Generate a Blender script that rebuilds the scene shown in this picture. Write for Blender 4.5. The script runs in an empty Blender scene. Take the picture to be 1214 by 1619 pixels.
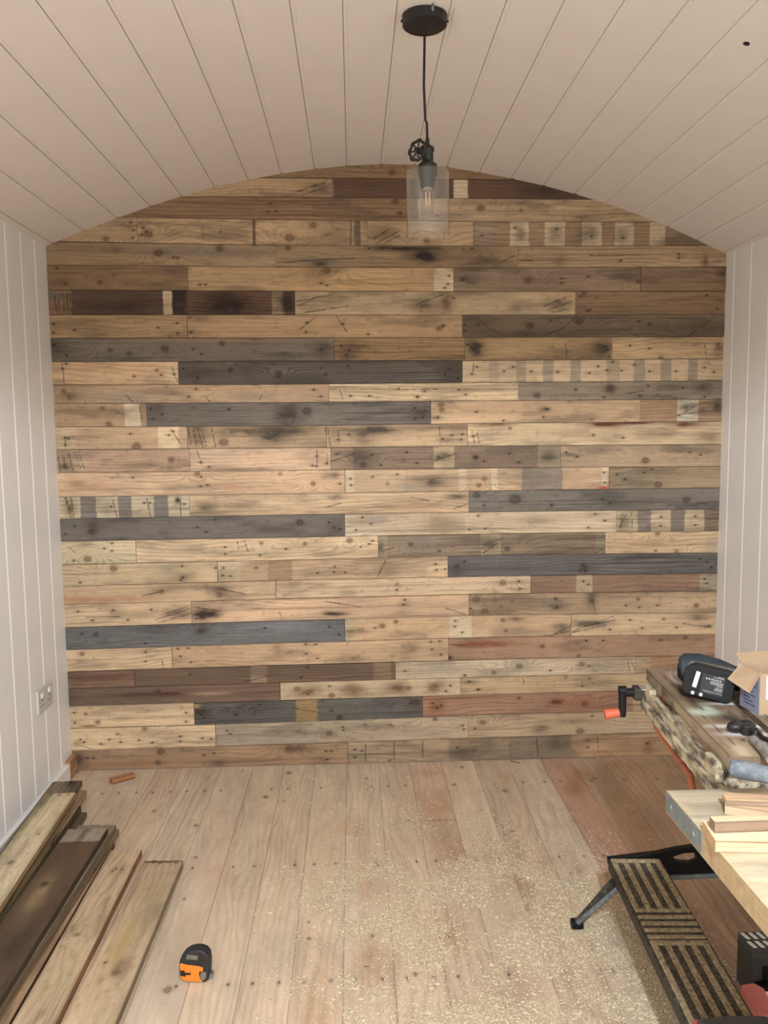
import bpy, bmesh, math, random
import numpy as np
from mathutils import Vector, Matrix
C = bpy.context.scene.collection
SC = bpy.context.scene

# ------------------------------------------------------------------ camera, world, lights, exposure
CF, CX, CY, CZ = 1328.94, 1.1442, -3.2902, 1.3602
YAW, PIT, ROL = 0.03539, 0.101648, -0.011889
PPX, PPY = 607.0, 809.5
W = 2.6
YF = -5.2                      # wall behind the viewer
_f = np.array([math.sin(YAW)*math.cos(PIT), math.cos(YAW)*math.cos(PIT), -math.sin(PIT)])
_r = np.array([math.cos(YAW), -math.sin(YAW), 0.0])
_u = np.cross(_r, _f)
_r, _u = _r*math.cos(ROL)+_u*math.sin(ROL), -_r*math.sin(ROL)+_u*math.cos(ROL)
cam_d = bpy.data.cameras.new('camera'); cam = bpy.data.objects.new('camera', cam_d); C.objects.link(cam)
cam_d.sensor_fit = 'VERTICAL'; cam_d.sensor_height = 36.0; cam_d.lens = CF/1619.0*36.0
cam_d.clip_start = 0.02
cam.matrix_world = Matrix(((_r[0], _u[0], -_f[0], CX), (_r[1], _u[1], -_f[1], CY), (_r[2], _u[2], -_f[2], CZ), (0, 0, 0, 1)))
SC.camera = cam

wd = bpy.data.worlds.new('world'); SC.world = wd; wd.use_nodes = True
wd.node_tree.nodes['Background'].inputs[0].default_value = (1, .93, .85, 1)
wd.node_tree.nodes['Background'].inputs[1].default_value = 0.02

def lamp(name, kind, loc, energy, color, **kw):
    d = bpy.data.lights.new(name, kind); d.energy = energy; d.color = color
    for k, v in kw.items(): setattr(d, k, v)
    o = bpy.data.objects.new(name, d); o.location = loc; C.objects.link(o); return o
# the lamp over the room, behind the viewer, its cap cuts the light off towards the ceiling
lamp('ceiling_lamp_light', 'SPOT', (1.32, -3.75, 2.12), 312, (.79, .885, 1.01), spot_size=math.radians(166), spot_blend=0.12, shadow_soft_size=0.06)
lamp('rear_fill_light', 'POINT', (1.32, -4.3, 1.6), 7, (.79, .885, 1.01), shadow_soft_size=0.25)  # weak extra fill light, apart from the lamp, with no fixture

SC.view_settings.view_transform = 'Standard'; SC.view_settings.look = 'None'
SC.view_settings.gamma = 1.0; SC.view_settings.use_curve_mapping = False
SC.view_settings.exposure = 0.06

# ------------------------------------------------------------------ small helpers
def at(x, y, axis, val):
    """point where the sight line of a photo pixel meets a plane"""
    d = _f + _r*(x-PPX)/CF - _u*(y-PPY)/CF
    o = np.array([CX, CY, CZ]); t = (val-o[axis])/d[axis]
    return o+t*d
def atz(x, y, z): return at(x, y, 2, z)
def wx(x, y=800): return float(at(x, y, 1, 0.0)[0])

def lin(c):
    c = np.asarray(c, float)/255.0
    return np.where(c <= .04045, c/12.92, ((c+.055)/1.055)**2.4)

def tag(o, label=None, cat=None, group=None, kind=None):
    if label: o['label'] = label
    if cat: o['category'] = cat
    if group: o['group'] = group
    if kind: o['kind'] = kind
    return o
def thing(name, label, cat, loc=(0, 0, 0), rotz=0, group=None):
    o = bpy.data.objects.new(name, None); C.objects.link(o); o.empty_display_size = .05
    o.location = loc; o.rotation_euler = (0, 0, rotz)
    return tag(o, label, cat, group)

# ---- noise for painting the wood (numpy value noise)
def vnoise(u, v, fu, fv, seed):
    rs = np.random.RandomState(seed % 100003)
    N = 256
    lat = rs.rand(N, N)
    x = u*fu+rs.rand()*200; y = v*fv+rs.rand()*200
    xi = np.floor(x).astype(int); yi = np.floor(y).astype(int)
    a = x-xi; b = y-yi; a = a*a*(3-2*a); b = b*b*(3-2*b)
    g = lambda i, j: lat[i % N, j % N]
    return (g(xi, yi)*(1-a)+g(xi+1, yi)*a)*(1-b)+(g(xi, yi+1)*(1-a)+g(xi+1, yi+1)*a)*b
def fbm(u, v, fu, fv, seed, o=3):
    s = 0; w = 0; am = 1.0
    for k in range(o):
        s = s+am*vnoise(u, v, fu*2**k, fv*2**k, seed+17*k); w += am; am *= .55
    return s/w
def sm(x, a, b):
    t = np.clip((x-a)/(b-a), 0, 1); return t*t*(3-2*t)

class Grid:
    """painted mesh built from patches; colours are the wood's own"""
    def __init__(s): s.v = []; s.f = []; s.c = []; s.g = []; s.n = 0
    def patch(s, P, col, guv, flip=False):
        a, b = P.shape[:2]
        idx = s.n+np.arange(a*b).reshape(a, b)
        q = np.stack([idx[:-1, :-1], idx[1:, :-1], idx[1:, 1:], idx[:-1, 1:]], -1).reshape(-1, 4)
        if flip: q = q[:, ::-1]
        s.v.append(P.reshape(-1, 3)); s.c.append(np.broadcast_to(col, (a, b, 3)).reshape(-1, 3)); s.g.append(guv.reshape(-1, 3)); s.f.append(q); s.n += a*b
    def build(s, name, mat, parent=None):
        V = np.concatenate(s.v); F = np.concatenate(s.f); Cc = np.clip(np.concatenate(s.c), 0, 1); G = np.concatenate(s.g)
        area = np.linalg.norm(np.cross(V[F[:, 2]]-V[F[:, 0]], V[F[:, 3]]-V[F[:, 1]]), axis=1)
        F = F[area > 1e-10]
        me = bpy.data.meshes.new(name)
        me.vertices.add(len(V)); me.vertices.foreach_set('co', V.astype(np.float32).ravel())
        me.loops.add(len(F)*4); me.loops.foreach_set('vertex_index', F.astype(np.int32).ravel())
        me.polygons.add(len(F)); me.polygons.foreach_set('loop_start', np.arange(0, len(F)*4, 4, dtype=np.int32))
        me.update(calc_edges=True)
        ca = me.attributes.new('Col', 'FLOAT_COLOR', 'POINT')
        ca.data.foreach_set('color', np.c_[Cc, np.ones(len(Cc))].astype(np.float32).ravel())
        ga = me.attributes.new('guv', 'FLOAT_VECTOR', 'POINT')
        ga.data.foreach_set('vector', G.astype(np.float32).ravel())
        me.materials.append(mat)
        o = bpy.data.objects.new(name, me); C.objects.link(o)
        if parent: o.parent = parent
        return o

def paint(u, v, Wd, base, seed, grain=.16, dirt=.25, dirtcol=(96, 78, 60), knots=(), nails=(), patches=(), cracks=(), stains=(), rings=9.0, edge=.35, fine=.16, tint=.05, streak=.30):
    """wood colour for points u along and v across a board"""
    b = lin(base)
    col = np.ones(u.shape+(3,))*b
    warp = (fbm(u, v, 1.6, 7, seed+1)-.5)*2.2+(fbm(u, v, 5, 18, seed+2)-.5)*.5
    g = v/Wd*rings*.35+warp*1.3
    kd = np.zeros_like(u)
    for (ku, kv, kr) in knots:
        du = u-ku; dv = v-kv
        g = g+2.2*np.exp(-(du/(kr*5))**2-(dv/(kr*2.2))**2)*(1 if (int(ku*1000) % 2) else -1)
    ring = .5+.5*np.sin(2*np.pi*g*2.0)
    ring = ring**3
    gm = sm(fbm(u, v, 1.6, 6, seed+3), .30, .72)
    m = 1-grain*1.25*ring*(.25+1.0*gm)
    m = m*(1-streak*sm(fbm(u, v, 1.4, 90, seed+23, 3), .56, .80)*(.4+gm))
    m = m*(1+.16*(fbm(u, v, 24, 40, seed+24, 3)-.5))
    st = fbm(u, v, 7, 260, seed+4, 2)
    m = m*(1-fine*(st-.45))
    m = m*(1-.42*(fbm(u, v, 4, 20, seed+5, 4)-.5))*(1-.25*(vnoise(u, v, 1.7, 4, seed+15)-.5))
    col = col*m[..., None]
    tn = (fbm(u, v, 1.3, 9, seed+6)-.5)*2*tint
    col = col*np.stack([1+tn, 1-tn*.2, 1-tn*1.4], -1)
    col[..., 1] *= 1-.05*ring*grain*3; col[..., 2] *= 1-.12*ring*grain*3
    for (p0, p1, pc, am) in patches:
        e = (fbm(u, v, 30, 60, seed+int(p0*97)+9)-.5)*.006
        k = sm(u+e, p0-.0015, p0+.0015)*(1-sm(u+e, p1-.0015, p1+.0015))*am
        pcl = lin(pc)*(m*(1-.2*(fbm(u, v, 60, 90, seed+33)-.5)))[..., None]
        col = col*(1-k[..., None])+pcl*k[..., None]
    dc = lin(dirtcol)
    dn = sm(fbm(u, v, 5, 22, seed+7, 4), .50, .78)*dirt*1.5+sm(vnoise(u, v, 45, 120, seed+8), .72, .98)*dirt*.9
    dn = np.clip(dn, 0, .85)[..., None]
    col = col*(1-dn)+dc*dn
    for (su, sv, ru, rv, sc, am) in stains:
        n = fbm(u, v, 28, 60, seed+int(abs(su)*531)+5, 4)
        k = np.exp(-((u-su)/ru)**2-((v-sv)/rv)**2)*am*(.45+1.6*n); k = np.clip(k, 0, .95)[..., None]
        col = col*(1-k)+lin(sc)*k
    for (ku, kv, kr) in knots:
        du = (u-ku)/1.25; dv = v-kv; d = np.sqrt(du*du+dv*dv)/(kr*.72)
        d = d+(vnoise(u, v, 70, 70, seed+55)-.5)*.3
        k = (1-sm(d, .75, 1.15))
        kr_ = .75+.25*np.sin(d*9)
        halo = np.exp(-((d-1)/.9)**2)*.35
        bb = np.array(base, float); kb = bb*np.array([.66, .60, .55]) if sum(base) > 400 else bb*np.array([.66, .62, .6])
        kc = lin(kb)*kr_[..., None]
        col = col*(1-halo[..., None])+lin(kb*1.1)*halo[..., None]
        col = col*(1-k[..., None]*.72)+kc*k[..., None]*.72
        rim = np.exp(-((d-1)/.16)**2)[..., None]*.5
        col = col*(1-rim)+lin(kb*.55)*rim
    for (cu0, cv0, cu1, cv1, cw) in cracks:
        ax, ay = cu1-cu0, cv1-cv0; L2 = ax*ax+ay*ay+1e-12
        t = np.clip(((u-cu0)*ax+(v-cv0)*ay)/L2, 0, 1)
        d = np.hypot(u-cu0-t*ax, v-cv0-t*ay)+(vnoise(u, v, 60, 90, seed+71)-.5)*cw*.9
        k = (1-sm(d, cw*.4, cw*1.25))[..., None]*.82
        col = col*(1-k)+lin((44, 34, 27))*k
    for (nu, nv) in nails:
        du = u-nu; dv = v-nv
        k = np.clip(np.exp(-(du/.0042)**2-(dv/.0034)**2)*1.25, 0, .93)[..., None]
        h = np.exp(-(du/.014)**2-(dv/.0045)**2)[..., None]*.4
        col = col*(1-h)+lin((84, 70, 60))*h
        col = col*(1-k)+lin((24, 19, 16))*k
    if edge:
        ed = np.minimum(v, Wd-v)+(vnoise(u, v, 25, 3, seed+88)-.5)*.003
        k = (1-sm(ed, .0, .0035))[..., None]*edge
        col = col*(1-k)+lin((70, 52, 38))*k
    lum = (col*np.array([.3, .6, .1])).sum(-1, keepdims=True)
    return lum+(col-lum)*.89

# ------------------------------------------------------------------ materials
def nodes(name):
    m = bpy.data.materials.new(name); m.use_nodes = True
    nt = m.node_tree; return m, nt, nt.nodes['Principled BSDF']
def mat_wood(name='painted_wood_grain', rough=.72, bump=.25, amp=.22):
    m, nt, bs = nodes(name)
    at_ = nt.nodes.new('ShaderNodeAttribute'); at_.attribute_name = 'Col'
    g = nt.nodes.new('ShaderNodeAttribute'); g.attribute_name = 'guv'
    mp = nt.nodes.new('ShaderNodeMapping'); mp.inputs['Scale'].default_value = (14, 420, 1)
    nz = nt.nodes.new('ShaderNodeTexNoise'); nz.inputs['Scale'].default_value = 1; nz.inputs['Detail'].default_value = 4; nz.inputs['Roughness'].default_value = .65
    mp2 = nt.nodes.new('ShaderNodeMapping'); mp2.inputs['Scale'].default_value = (260, 420, 1)
    n2 = nt.nodes.new('ShaderNodeTexNoise'); n2.inputs['Scale'].default_value = 1; n2.inputs['Detail'].default_value = 3
    L = nt.links.new
    L(g.outputs['Vector'], mp.inputs[0]); L(mp.outputs[0], nz.inputs['Vector'])
    L(g.outputs['Vector'], mp2.inputs[0]); L(mp2.outputs[0], n2.inputs['Vector'])
    ad = nt.nodes.new('ShaderNodeMath'); ad.operation = 'ADD'; L(nz.outputs[0], ad.inputs[0])
    ml = nt.nodes.new('ShaderNodeMath'); ml.operation = 'MULTIPLY'; ml.inputs[1].default_value = .6; L(n2.outputs[0], ml.inputs[0]); L(ml.outputs[0], ad.inputs[1])
    mr = nt.nodes.new('ShaderNodeMapRange'); mr.inputs['From Min'].default_value = .45; mr.inputs['From Max'].default_value = 1.15
    mr.inputs['To Min'].default_value = 1+amp; mr.inputs['To Max'].default_value = 1-amp; L(ad.outputs[0], mr.inputs[0])
    mx = nt.nodes.new('ShaderNodeVectorMath'); mx.operation = 'SCALE'; L(at_.outputs['Color'], mx.inputs[0]); L(mr.outputs[0], mx.inputs['Scale'])
    L(mx.outputs[0], bs.inputs['Base Color'])
    bp = nt.nodes.new('ShaderNodeBump'); bp.inputs['Strength'].default_value = bump; bp.inputs['Distance'].default_value = .001
    L(ad.outputs[0], bp.inputs['Height']); L(bp.outputs[0], bs.inputs['Normal'])
    bs.inputs['Roughness'].default_value = rough; bs.inputs['Specular IOR Level'].default_value = .25
    return m
def mat(name, col, rough=.5, metal=0, noise=0, nscale=60, col2=None, bump=0, spec=.5, thr=None, stretch=(1, 1, 1)):
    m, nt, bs = nodes(name); L = nt.links.new
    c = tuple(lin(col))+(1,)
    bs.inputs['Base Color'].default_value = c; bs.inputs['Roughness'].default_value = rough; bs.inputs['Metallic'].default_value = metal
    bs.inputs['Specular IOR Level'].default_value = spec
    if noise or col2 is not None or bump:
        tc = nt.nodes.new('ShaderNodeTexCoord'); mp = nt.nodes.new('ShaderNodeMapping'); mp.inputs['Scale'].default_value = stretch
        nz = nt.nodes.new('ShaderNodeTexNoise'); nz.inputs['Scale'].default_value = nscale; nz.inputs['Detail'].default_value = 6; nz.inputs['Roughness'].default_value = .62
        L(tc.outputs['Object'], mp.inputs[0]); L(mp.outputs[0], nz.inputs['Vector'])
        rp = nt.nodes.new('ShaderNodeValToRGB'); a, b = thr or (.3, .7)
        rp.color_ramp.elements[0].position = a; rp.color_ramp.elements[1].position = b
        c2 = tuple(lin(col2))+(1,) if col2 is not None else tuple(np.clip(np.array(c[:3])*(1+noise), 0, 1))+(1,)
        c1 = c if col2 is not None else tuple(np.clip(np.array(c[:3])*(1-noise), 0, 1))+(1,)
        rp.color_ramp.elements[0].color = c1; rp.color_ramp.elements[1].color = c2
        L(nz.outputs[0], rp.inputs[0]); L(rp.outputs[0], bs.inputs['Base Color'])
        if bump:
            bp = nt.nodes.new('ShaderNodeBump'); bp.inputs['Strength'].default_value = bump; bp.inputs['Distance'].default_value = .002
            L(nz.outputs[0], bp.inputs['Height']); L(bp.outputs[0], bs.inputs['Normal'])
    return m
M_WOOD = mat_wood()
M_FLOOR = mat_wood('floor_wood_grain', .8, .15, .12)
M_CEIL = mat('ceiling_paint', (232, 221, 211), .6, noise=.02, nscale=9, bump=.05)
M_WALL = mat('wall_paint', (236, 231, 224), .45, noise=.02, nscale=6)
M_DARKGAP = mat('dark_batten', (52, 40, 32), .9, noise=.2)
M_BLACK = mat('black_metal', (30, 29, 28), .45, noise=.25, nscale=40, spec=.4)
M_CORD = mat('cord', (26, 20, 19), .7)
M_BLKPL = mat('black_plastic', (17, 17, 17), .55, noise=.15, nscale=90, spec=.25)
M_DUSTYBLK = mat('dusty_black_plastic', (40, 37, 33), .7, col2=(104, 94, 74), nscale=120, thr=(.47, .75))
M_TREAD = mat('sawdust_covered_tread', (74, 66, 52), .95, col2=(176, 156, 118), nscale=95, thr=(.26, .62), bump=.5)
M_GROOVE = mat('tread_groove', (54, 50, 44), .9, col2=(124, 110, 84), nscale=120, thr=(.42, .8))
M_ORANGE = mat('orange_rubber', (198, 96, 68), .55, noise=.08, nscale=90)
M_ORANGE2 = mat('orange_plastic', (246, 128, 40), .45, noise=.05, nscale=120)
M_RED = mat('red_plastic', (226, 122, 112), .45, noise=.04)
M_PINK = mat('pink_red_edge', (226, 66, 96), .5)
M_WHITE = mat('white_plastic', (236, 232, 220), .4)
M_LABELW = mat('white_label', (236, 233, 224), .6, noise=.05, nscale=200)
M_STEEL = mat('galvanised_steel', (134, 142, 140), .45, metal=.5, noise=.18, nscale=40)
M_CHROME = mat('bright_steel', (210, 206, 198), .3, metal=.8)
M_SPLAT = mat('paint_splattered_steel', (80, 72, 62), .75, col2=(186, 170, 140), nscale=60, thr=(.38, .58), bump=.9, stretch=(.28, 1, 1))
M_GREYRUB = mat('grey_rubber_grip', (86, 92, 98), .75, col2=(136, 138, 136), nscale=60, thr=(.4, .75))
M_GREYGRIP = mat('grey_handle', (150, 146, 136), .7, col2=(96, 92, 84), nscale=50)
M_CARD = mat('cardboard', (170, 142, 111), .85, noise=.06, nscale=20)
M_BLUE = mat('blue_print', (108, 112, 132), .55, col2=(140, 139, 148), nscale=14)
M_PRINT = mat('dark_print', (52, 54, 78), .6)
M_TEAL = mat('dark_teal_rubber', (36, 46, 51), .65, noise=.2, nscale=40)
M_TAPEG = mat('grey_label', (112, 104, 90), .5, noise=.15, nscale=120)
M_TEXT = mat('printed_text', (170, 168, 162), .6)
M_RUST = mat('rusty_orange_tube', (204, 112, 78), .6, col2=(150, 96, 70), nscale=20)

def mat_glass(name, film):
    """thin clear glass: passes light, mirrors at grazing angles, a trace of dust on it"""
    m = bpy.data.materials.new(name); m.use_nodes = True; nt = m.node_tree; nt.nodes.clear(); L = nt.links.new
    out = nt.nodes.new('ShaderNodeOutputMaterial'); tr = nt.nodes.new('ShaderNodeBsdfTransparent'); gl = nt.nodes.new('ShaderNodeBsdfGlossy')
    gl.inputs['Roughness'].default_value = .08; df = nt.nodes.new('ShaderNodeBsdfDiffuse'); df.inputs['Color'].default_value = (.78, .76, .72, 1)
    lf = nt.nodes.new('ShaderNodeLayerWeight'); lf.inputs['Blend'].default_value = .5
    pw = nt.nodes.new('ShaderNodeMath'); pw.operation = 'POWER'; pw.inputs[1].default_value = 4.0; L(lf.outputs['Facing'], pw.inputs[0])
    lw = nt.nodes.new('ShaderNodeMapRange'); lw.inputs['To Min'].default_value = .035; lw.inputs['To Max'].default_value = .8; L(pw.outputs[0], lw.inputs[0])
    tr.inputs['Color'].default_value = (.985, .985, .98, 1)
    a = nt.nodes.new('ShaderNodeMixShader'); b = nt.nodes.new('ShaderNodeMixShader')
    L(lw.outputs[0], a.inputs[0]); L(tr.outputs[0], a.inputs[1]); L(gl.outputs[0], a.inputs[2])
    b.inputs[0].default_value = film; L(a.outputs[0], b.inputs[1]); L(df.outputs[0], b.inputs[2]); L(b.outputs[0], out.inputs[0])
    return m
M_GLASS = mat_glass('clear_glass', .022)
M_BULB = mat_glass('bulb_glass', .02)
M_FIL = mat('filament', (246, 190, 110), .4)
M_FIL.node_tree.nodes['Principled BSDF'].inputs['Emission Color'].default_value = (1, .62, .25, 1)
M_FIL.node_tree.nodes['Principled BSDF'].inputs['Emission Strength'].default_value = .35  # faint emission gives the unlit filament its gleam

# ------------------------------------------------------------------ bmesh shapes
class MB:
    def __init__(s): s.bm = bmesh.new()
    def _m(s, r, M):
        bmesh.ops.transform(s.bm, matrix=M, verts=r); return s
    def box(s, x0, y0, z0, x1, y1, z1, M=Matrix()):
        r = bmesh.ops.create_cube(s.bm, size=1)['verts']
        return s._m(r, M @ Matrix.Translation(((x0+x1)/2, (y0+y1)/2, (z0+z1)/2)) @ Matrix.Diagonal((x1-x0, y1-y0, z1-z0, 1)))
    def cyl(s, p, q, r, r2=None, n=24, caps=True):
        p = Vector(p); q = Vector(q); d = q-p
        v = bmesh.ops.create_cone(s.bm, cap_ends=caps, segments=n, radius1=r, radius2=r if r2 is None else r2, depth=d.length)['verts']
        return s._m(v, Matrix.Translation((p+q)/2) @ d.to_track_quat('Z', 'Y').to_matrix().to_4x4())
    def sph(s, p, r, sc=(1, 1, 1), n=16):
        v = bmesh.ops.create_uvsphere(s.bm, u_segments=n, v_segments=n//2+2, radius=r)['verts']
        return s._m(v, Matrix.Translation(p) @ Matrix.Diagonal((*sc, 1)))
    def tube(s, pts, r, n=10):
        pts = [Vector(p) for p in pts]; rings = []
        rr = r if isinstance(r, (list, tuple)) else [r]*len(pts)
        side = None
        for i, p in enumerate(pts):
            t = (pts[min(i+1, len(pts)-1)]-pts[max(i-1, 0)]).normalized()
            if side is None:
                side = t.cross(Vector((0, 0, 1)));
                if side.length < .1: side = t.cross(Vector((0, 1, 0)))
            side = (side-t*side.dot(t)).normalized(); up = t.cross(side)
            rings.append([s.bm.verts.new(p+(side*math.cos(a)+up*math.sin(a))*rr[i]) for a in [2*math.pi*k/n for k in range(n)]])
        for a, b in zip(rings, rings[1:]):
            for k in range(n): s.bm.faces.new((a[k], a[(k+1) % n], b[(k+1) % n], b[k]))
        s.bm.faces.new(rings[0][::-1]); s.bm.faces.new(rings[-1]); return s
    def lathe(s, prof, c=(0, 0, 0), n=48, closed=False):
        rings = []
        for (r, z) in prof:
            rings.append([s.bm.verts.new((c[0]+r*math.cos(2*math.pi*k/n), c[1]+r*math.sin(2*math.pi*k/n), c[2]+z)) for k in range(n)])
        pr = list(zip(rings, rings[1:]))
        if closed: pr.append((rings[-1], rings[0]))
        for a, b in pr:
            for k in range(n): s.bm.faces.new((a[k], a[(k+1) % n], b[(k+1) % n], b[k]))
        if not closed:
            if prof[0][0] > 0: s.bm.faces.new(rings[0][::-1])
            if prof[-1][0] > 0: s.bm.faces.new(rings[-1])
        return s
    def prism(s, poly, h0, h1, M=Matrix(), holes=None):
        """outline in local xy, extruded along local z"""
        a = [s.bm.verts.new(M @ Vector((x, y, h0))) for x, y in poly]; b = [s.bm.verts.new(M @ Vector((x, y, h1))) for x, y in poly]
        n = len(poly); s.bm.faces.new(a[::-1]); s.bm.faces.new(b)
        for k in range(n): s.bm.faces.new((a[k], a[(k+1) % n], b[(k+1) % n], b[k]))
        return s
    def frame(s, outer, inner, h0, h1, M=Matrix()):
        """plate with a hole; both outlines have the same number of points"""
        R = []
        for poly, h in ((outer, h0), (outer, h1), (inner, h1), (inner, h0)):
            R.append([s.bm.verts.new(M @ Vector((x, y, h))) for x, y in poly])
        n = len(outer)
        for i in range(4):
            a, b = R[i], R[(i+1) % 4]
            for k in range(n): s.bm.faces.new((a[k], a[(k+1) % n], b[(k+1) % n], b[k]))
        return s
    def build(s, name, m, parent=None, bevel=0, smooth=False, seg=2):
        bmesh.ops.recalc_face_normals(s.bm, faces=s.bm.faces)
        me = bpy.data.meshes.new(name); s.bm.to_mesh(me); s.bm.free(); me.materials.append(m)
        if smooth:
            me.polygons.foreach_set('use_smooth', [True]*len(me.polygons))
            me.set_sharp_from_angle(angle=math.radians(40))
        o = bpy.data.objects.new(name, me); C.objects.link(o)
        if parent: o.parent = parent
        if bevel:
            b = o.modifiers.new('bevel', 'BEVEL'); b.width = bevel; b.segments = seg; b.limit_method = 'ANGLE'
        return o
def struct(o): o['kind'] = 'structure'; return o

# ================================================================== THE SHELL
JX = [0.023, 0.143, 0.268, 0.394, 0.513, 0.637, 0.764, 0.889, 1.014, 1.135, 1.263, 1.389, 1.514, 1.638, 1.76, 1.882, 2.003, 2.124, 2.246, 2.365, 2.48, 2.585]
JZ = [2.059, 2.104, 2.150, 2.193, 2.230, 2.263, 2.290, 2.311, 2.328, 2.340, 2.346, 2.343, 2.335, 2.315, 2.293, 2.267, 2.236, 2.201, 2.160, 2.114, 2.063, 2.015]
AX = [-.03]+JX+[2.63]; AZ = [2.035]+JZ+[1.995]
def ceil_z(x): return np.interp(x, AX, AZ)
def ceiling():
    prof = [(-.03, 2.035)]
    for i, (x, z) in enumerate(zip(JX, JZ)):
        xa, za = (AX[i], AZ[i]); xb, zb = (AX[i+2], AZ[i+2])
        ta = np.array([x-xa, z-za]); ta = ta/np.hypot(*ta); tb = np.array([xb-x, zb-z]); tb = tb/np.hypot(*tb)
        n = np.array([-(ta+tb)[1], (ta+tb)[0]]); n = n/np.hypot(*n)
        p = np.array([x, z])
        prof += [tuple(p-ta*.0011), tuple(p-ta*.0009+n*.006), tuple(p+tb*.0009+n*.006), tuple(p+tb*.0011+n*.0015),
                 tuple(p+tb*.009+n*.0018), tuple(p+tb*.0125)]
    prof.append((2.63, 1.995))
    bm = bmesh.new(); a = []; b = []; t = []; u_ = []
    for x, z in prof:
        a.append(bm.verts.new((x, .04, z))); b.append(bm.verts.new((x, YF-.02, z)))
        t.append(bm.verts.new((x, .04, z+.04))); u_.append(bm.verts.new((x, YF-.02, z+.04)))
    for i in range(len(prof)-1):
        bm.faces.new((a[i], a[i+1], b[i+1], b[i])); bm.faces.new((t[i], u_[i], u_[i+1], t[i+1]))
    m = MB(); m.bm.free(); m.bm = bm
    return struct(m.build('ceiling', M_CEIL))
ceiling()

def grooved_wall(name, x0, sgn, ys, ztop):
    """tongue and groove lining; the profile runs along y, grooves cut away from the room"""
    prof = [(YF, 0)]
    for y in sorted(ys):
        prof += [(y-.0065, 0), (y-.001, .0026), (y+.001, .0026), (y+.0065, 0)]
    prof.append((.03, 0))
    bm = bmesh.new(); lo = []; hi = []; lo2 = []; hi2 = []
    for y, d in prof:
        x = x0-sgn*d
        lo.append(bm.verts.new((x, y, -.01))); hi.append(bm.verts.new((x, y, ztop)))
        lo2.append(bm.verts.new((x0-sgn*.03, y, -.01))); hi2.append(bm.verts.new((x0-sgn*.03, y, ztop)))
    for i in range(len(prof)-1):
        bm.faces.new((lo[i], lo[i+1], hi[i+1], hi[i])); bm.faces.new((lo2[i], hi2[i], hi2[i+1], lo2[i+1]))
    m = MB(); m.bm.free(); m.bm = bm
    return struct(m.build(name, M_WALL))
grooved_wall('wall_left', 0.0, 1, [-.119-.1315*k for k in range(38)], 2.052)
grooved_wall('wall_right', W, -1, [-.072-.1375*k for k in range(37)], 2.008)
struct(MB().box(-.03, YF-.03, -.01, W+.03, YF, 2.4).build('wall_front', M_WALL))

# ------------------------------------------------------------------ the board-clad end wall
BX = [95, 440, 800, 1135]
# joint lines between the rows, as seen at the four places BX
ROWB = [
 [262, 262, 262, 262], [281, 281, 284, 286], [311, 311, 314, 317], [341, 347.5, 350, 351], [382, 388, 389, 388.5], [419, 422, 423.5, 422], [458.5, 460, 461, 460],
 [498, 497.5, 498, 497], [535, 534, 533.5, 532.4], [572, 571, 569.7, 567], [608.4, 607.6, 604.5, 601.8], [638, 636.5, 633.5, 631],
 [675, 673.5, 669, 666], [711, 708.3, 705, 702.3], [747.5, 744, 739.5, 737.5], [786, 781, 775.5, 771], [820.6, 814.2, 809, 805],
 [856, 850, 843.5, 839.5], [892.5, 886, 877, 874], [927, 917.5, 911, 906], [956, 946.8, 938.5, 934.4], [993, 981, 972.3, 968],
 [1028, 1016.8, 1007, 1002.6], [1062.5, 1052, 1042, 1036], [1089, 1079.5, 1069.5, 1062], [1117, 1107.5, 1097.5, 1088], [1152.5, 1142, 1129, 1121],
 [1187, 1176.5, 1165.5, 1155], [1223.5, 1211.5, 1199.5, 1189]]
def row_z(i, X):
    pts = [at(x, y, 1, 0.0) for x, y in zip(BX, ROWB[i])]
    z = np.interp(X, [p[0] for p in pts], [p[2] for p in pts])
    if i == len(ROWB)-1: z = z*0+.001
    return z
T_ = (198, 164, 122); P_ = (214, 188, 148); B_ = (158, 124, 88); D_ = (112, 84, 62); G_ = (124, 112, 99); GD = (110, 101, 90); W_ = (164, 136, 106); R_ = (150, 116, 86); TP = (206, 166, 126); DR = (100, 74, 58); GP = (152, 137, 119); NK = (70, 58, 48); PP = (222, 200, 160)
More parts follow.
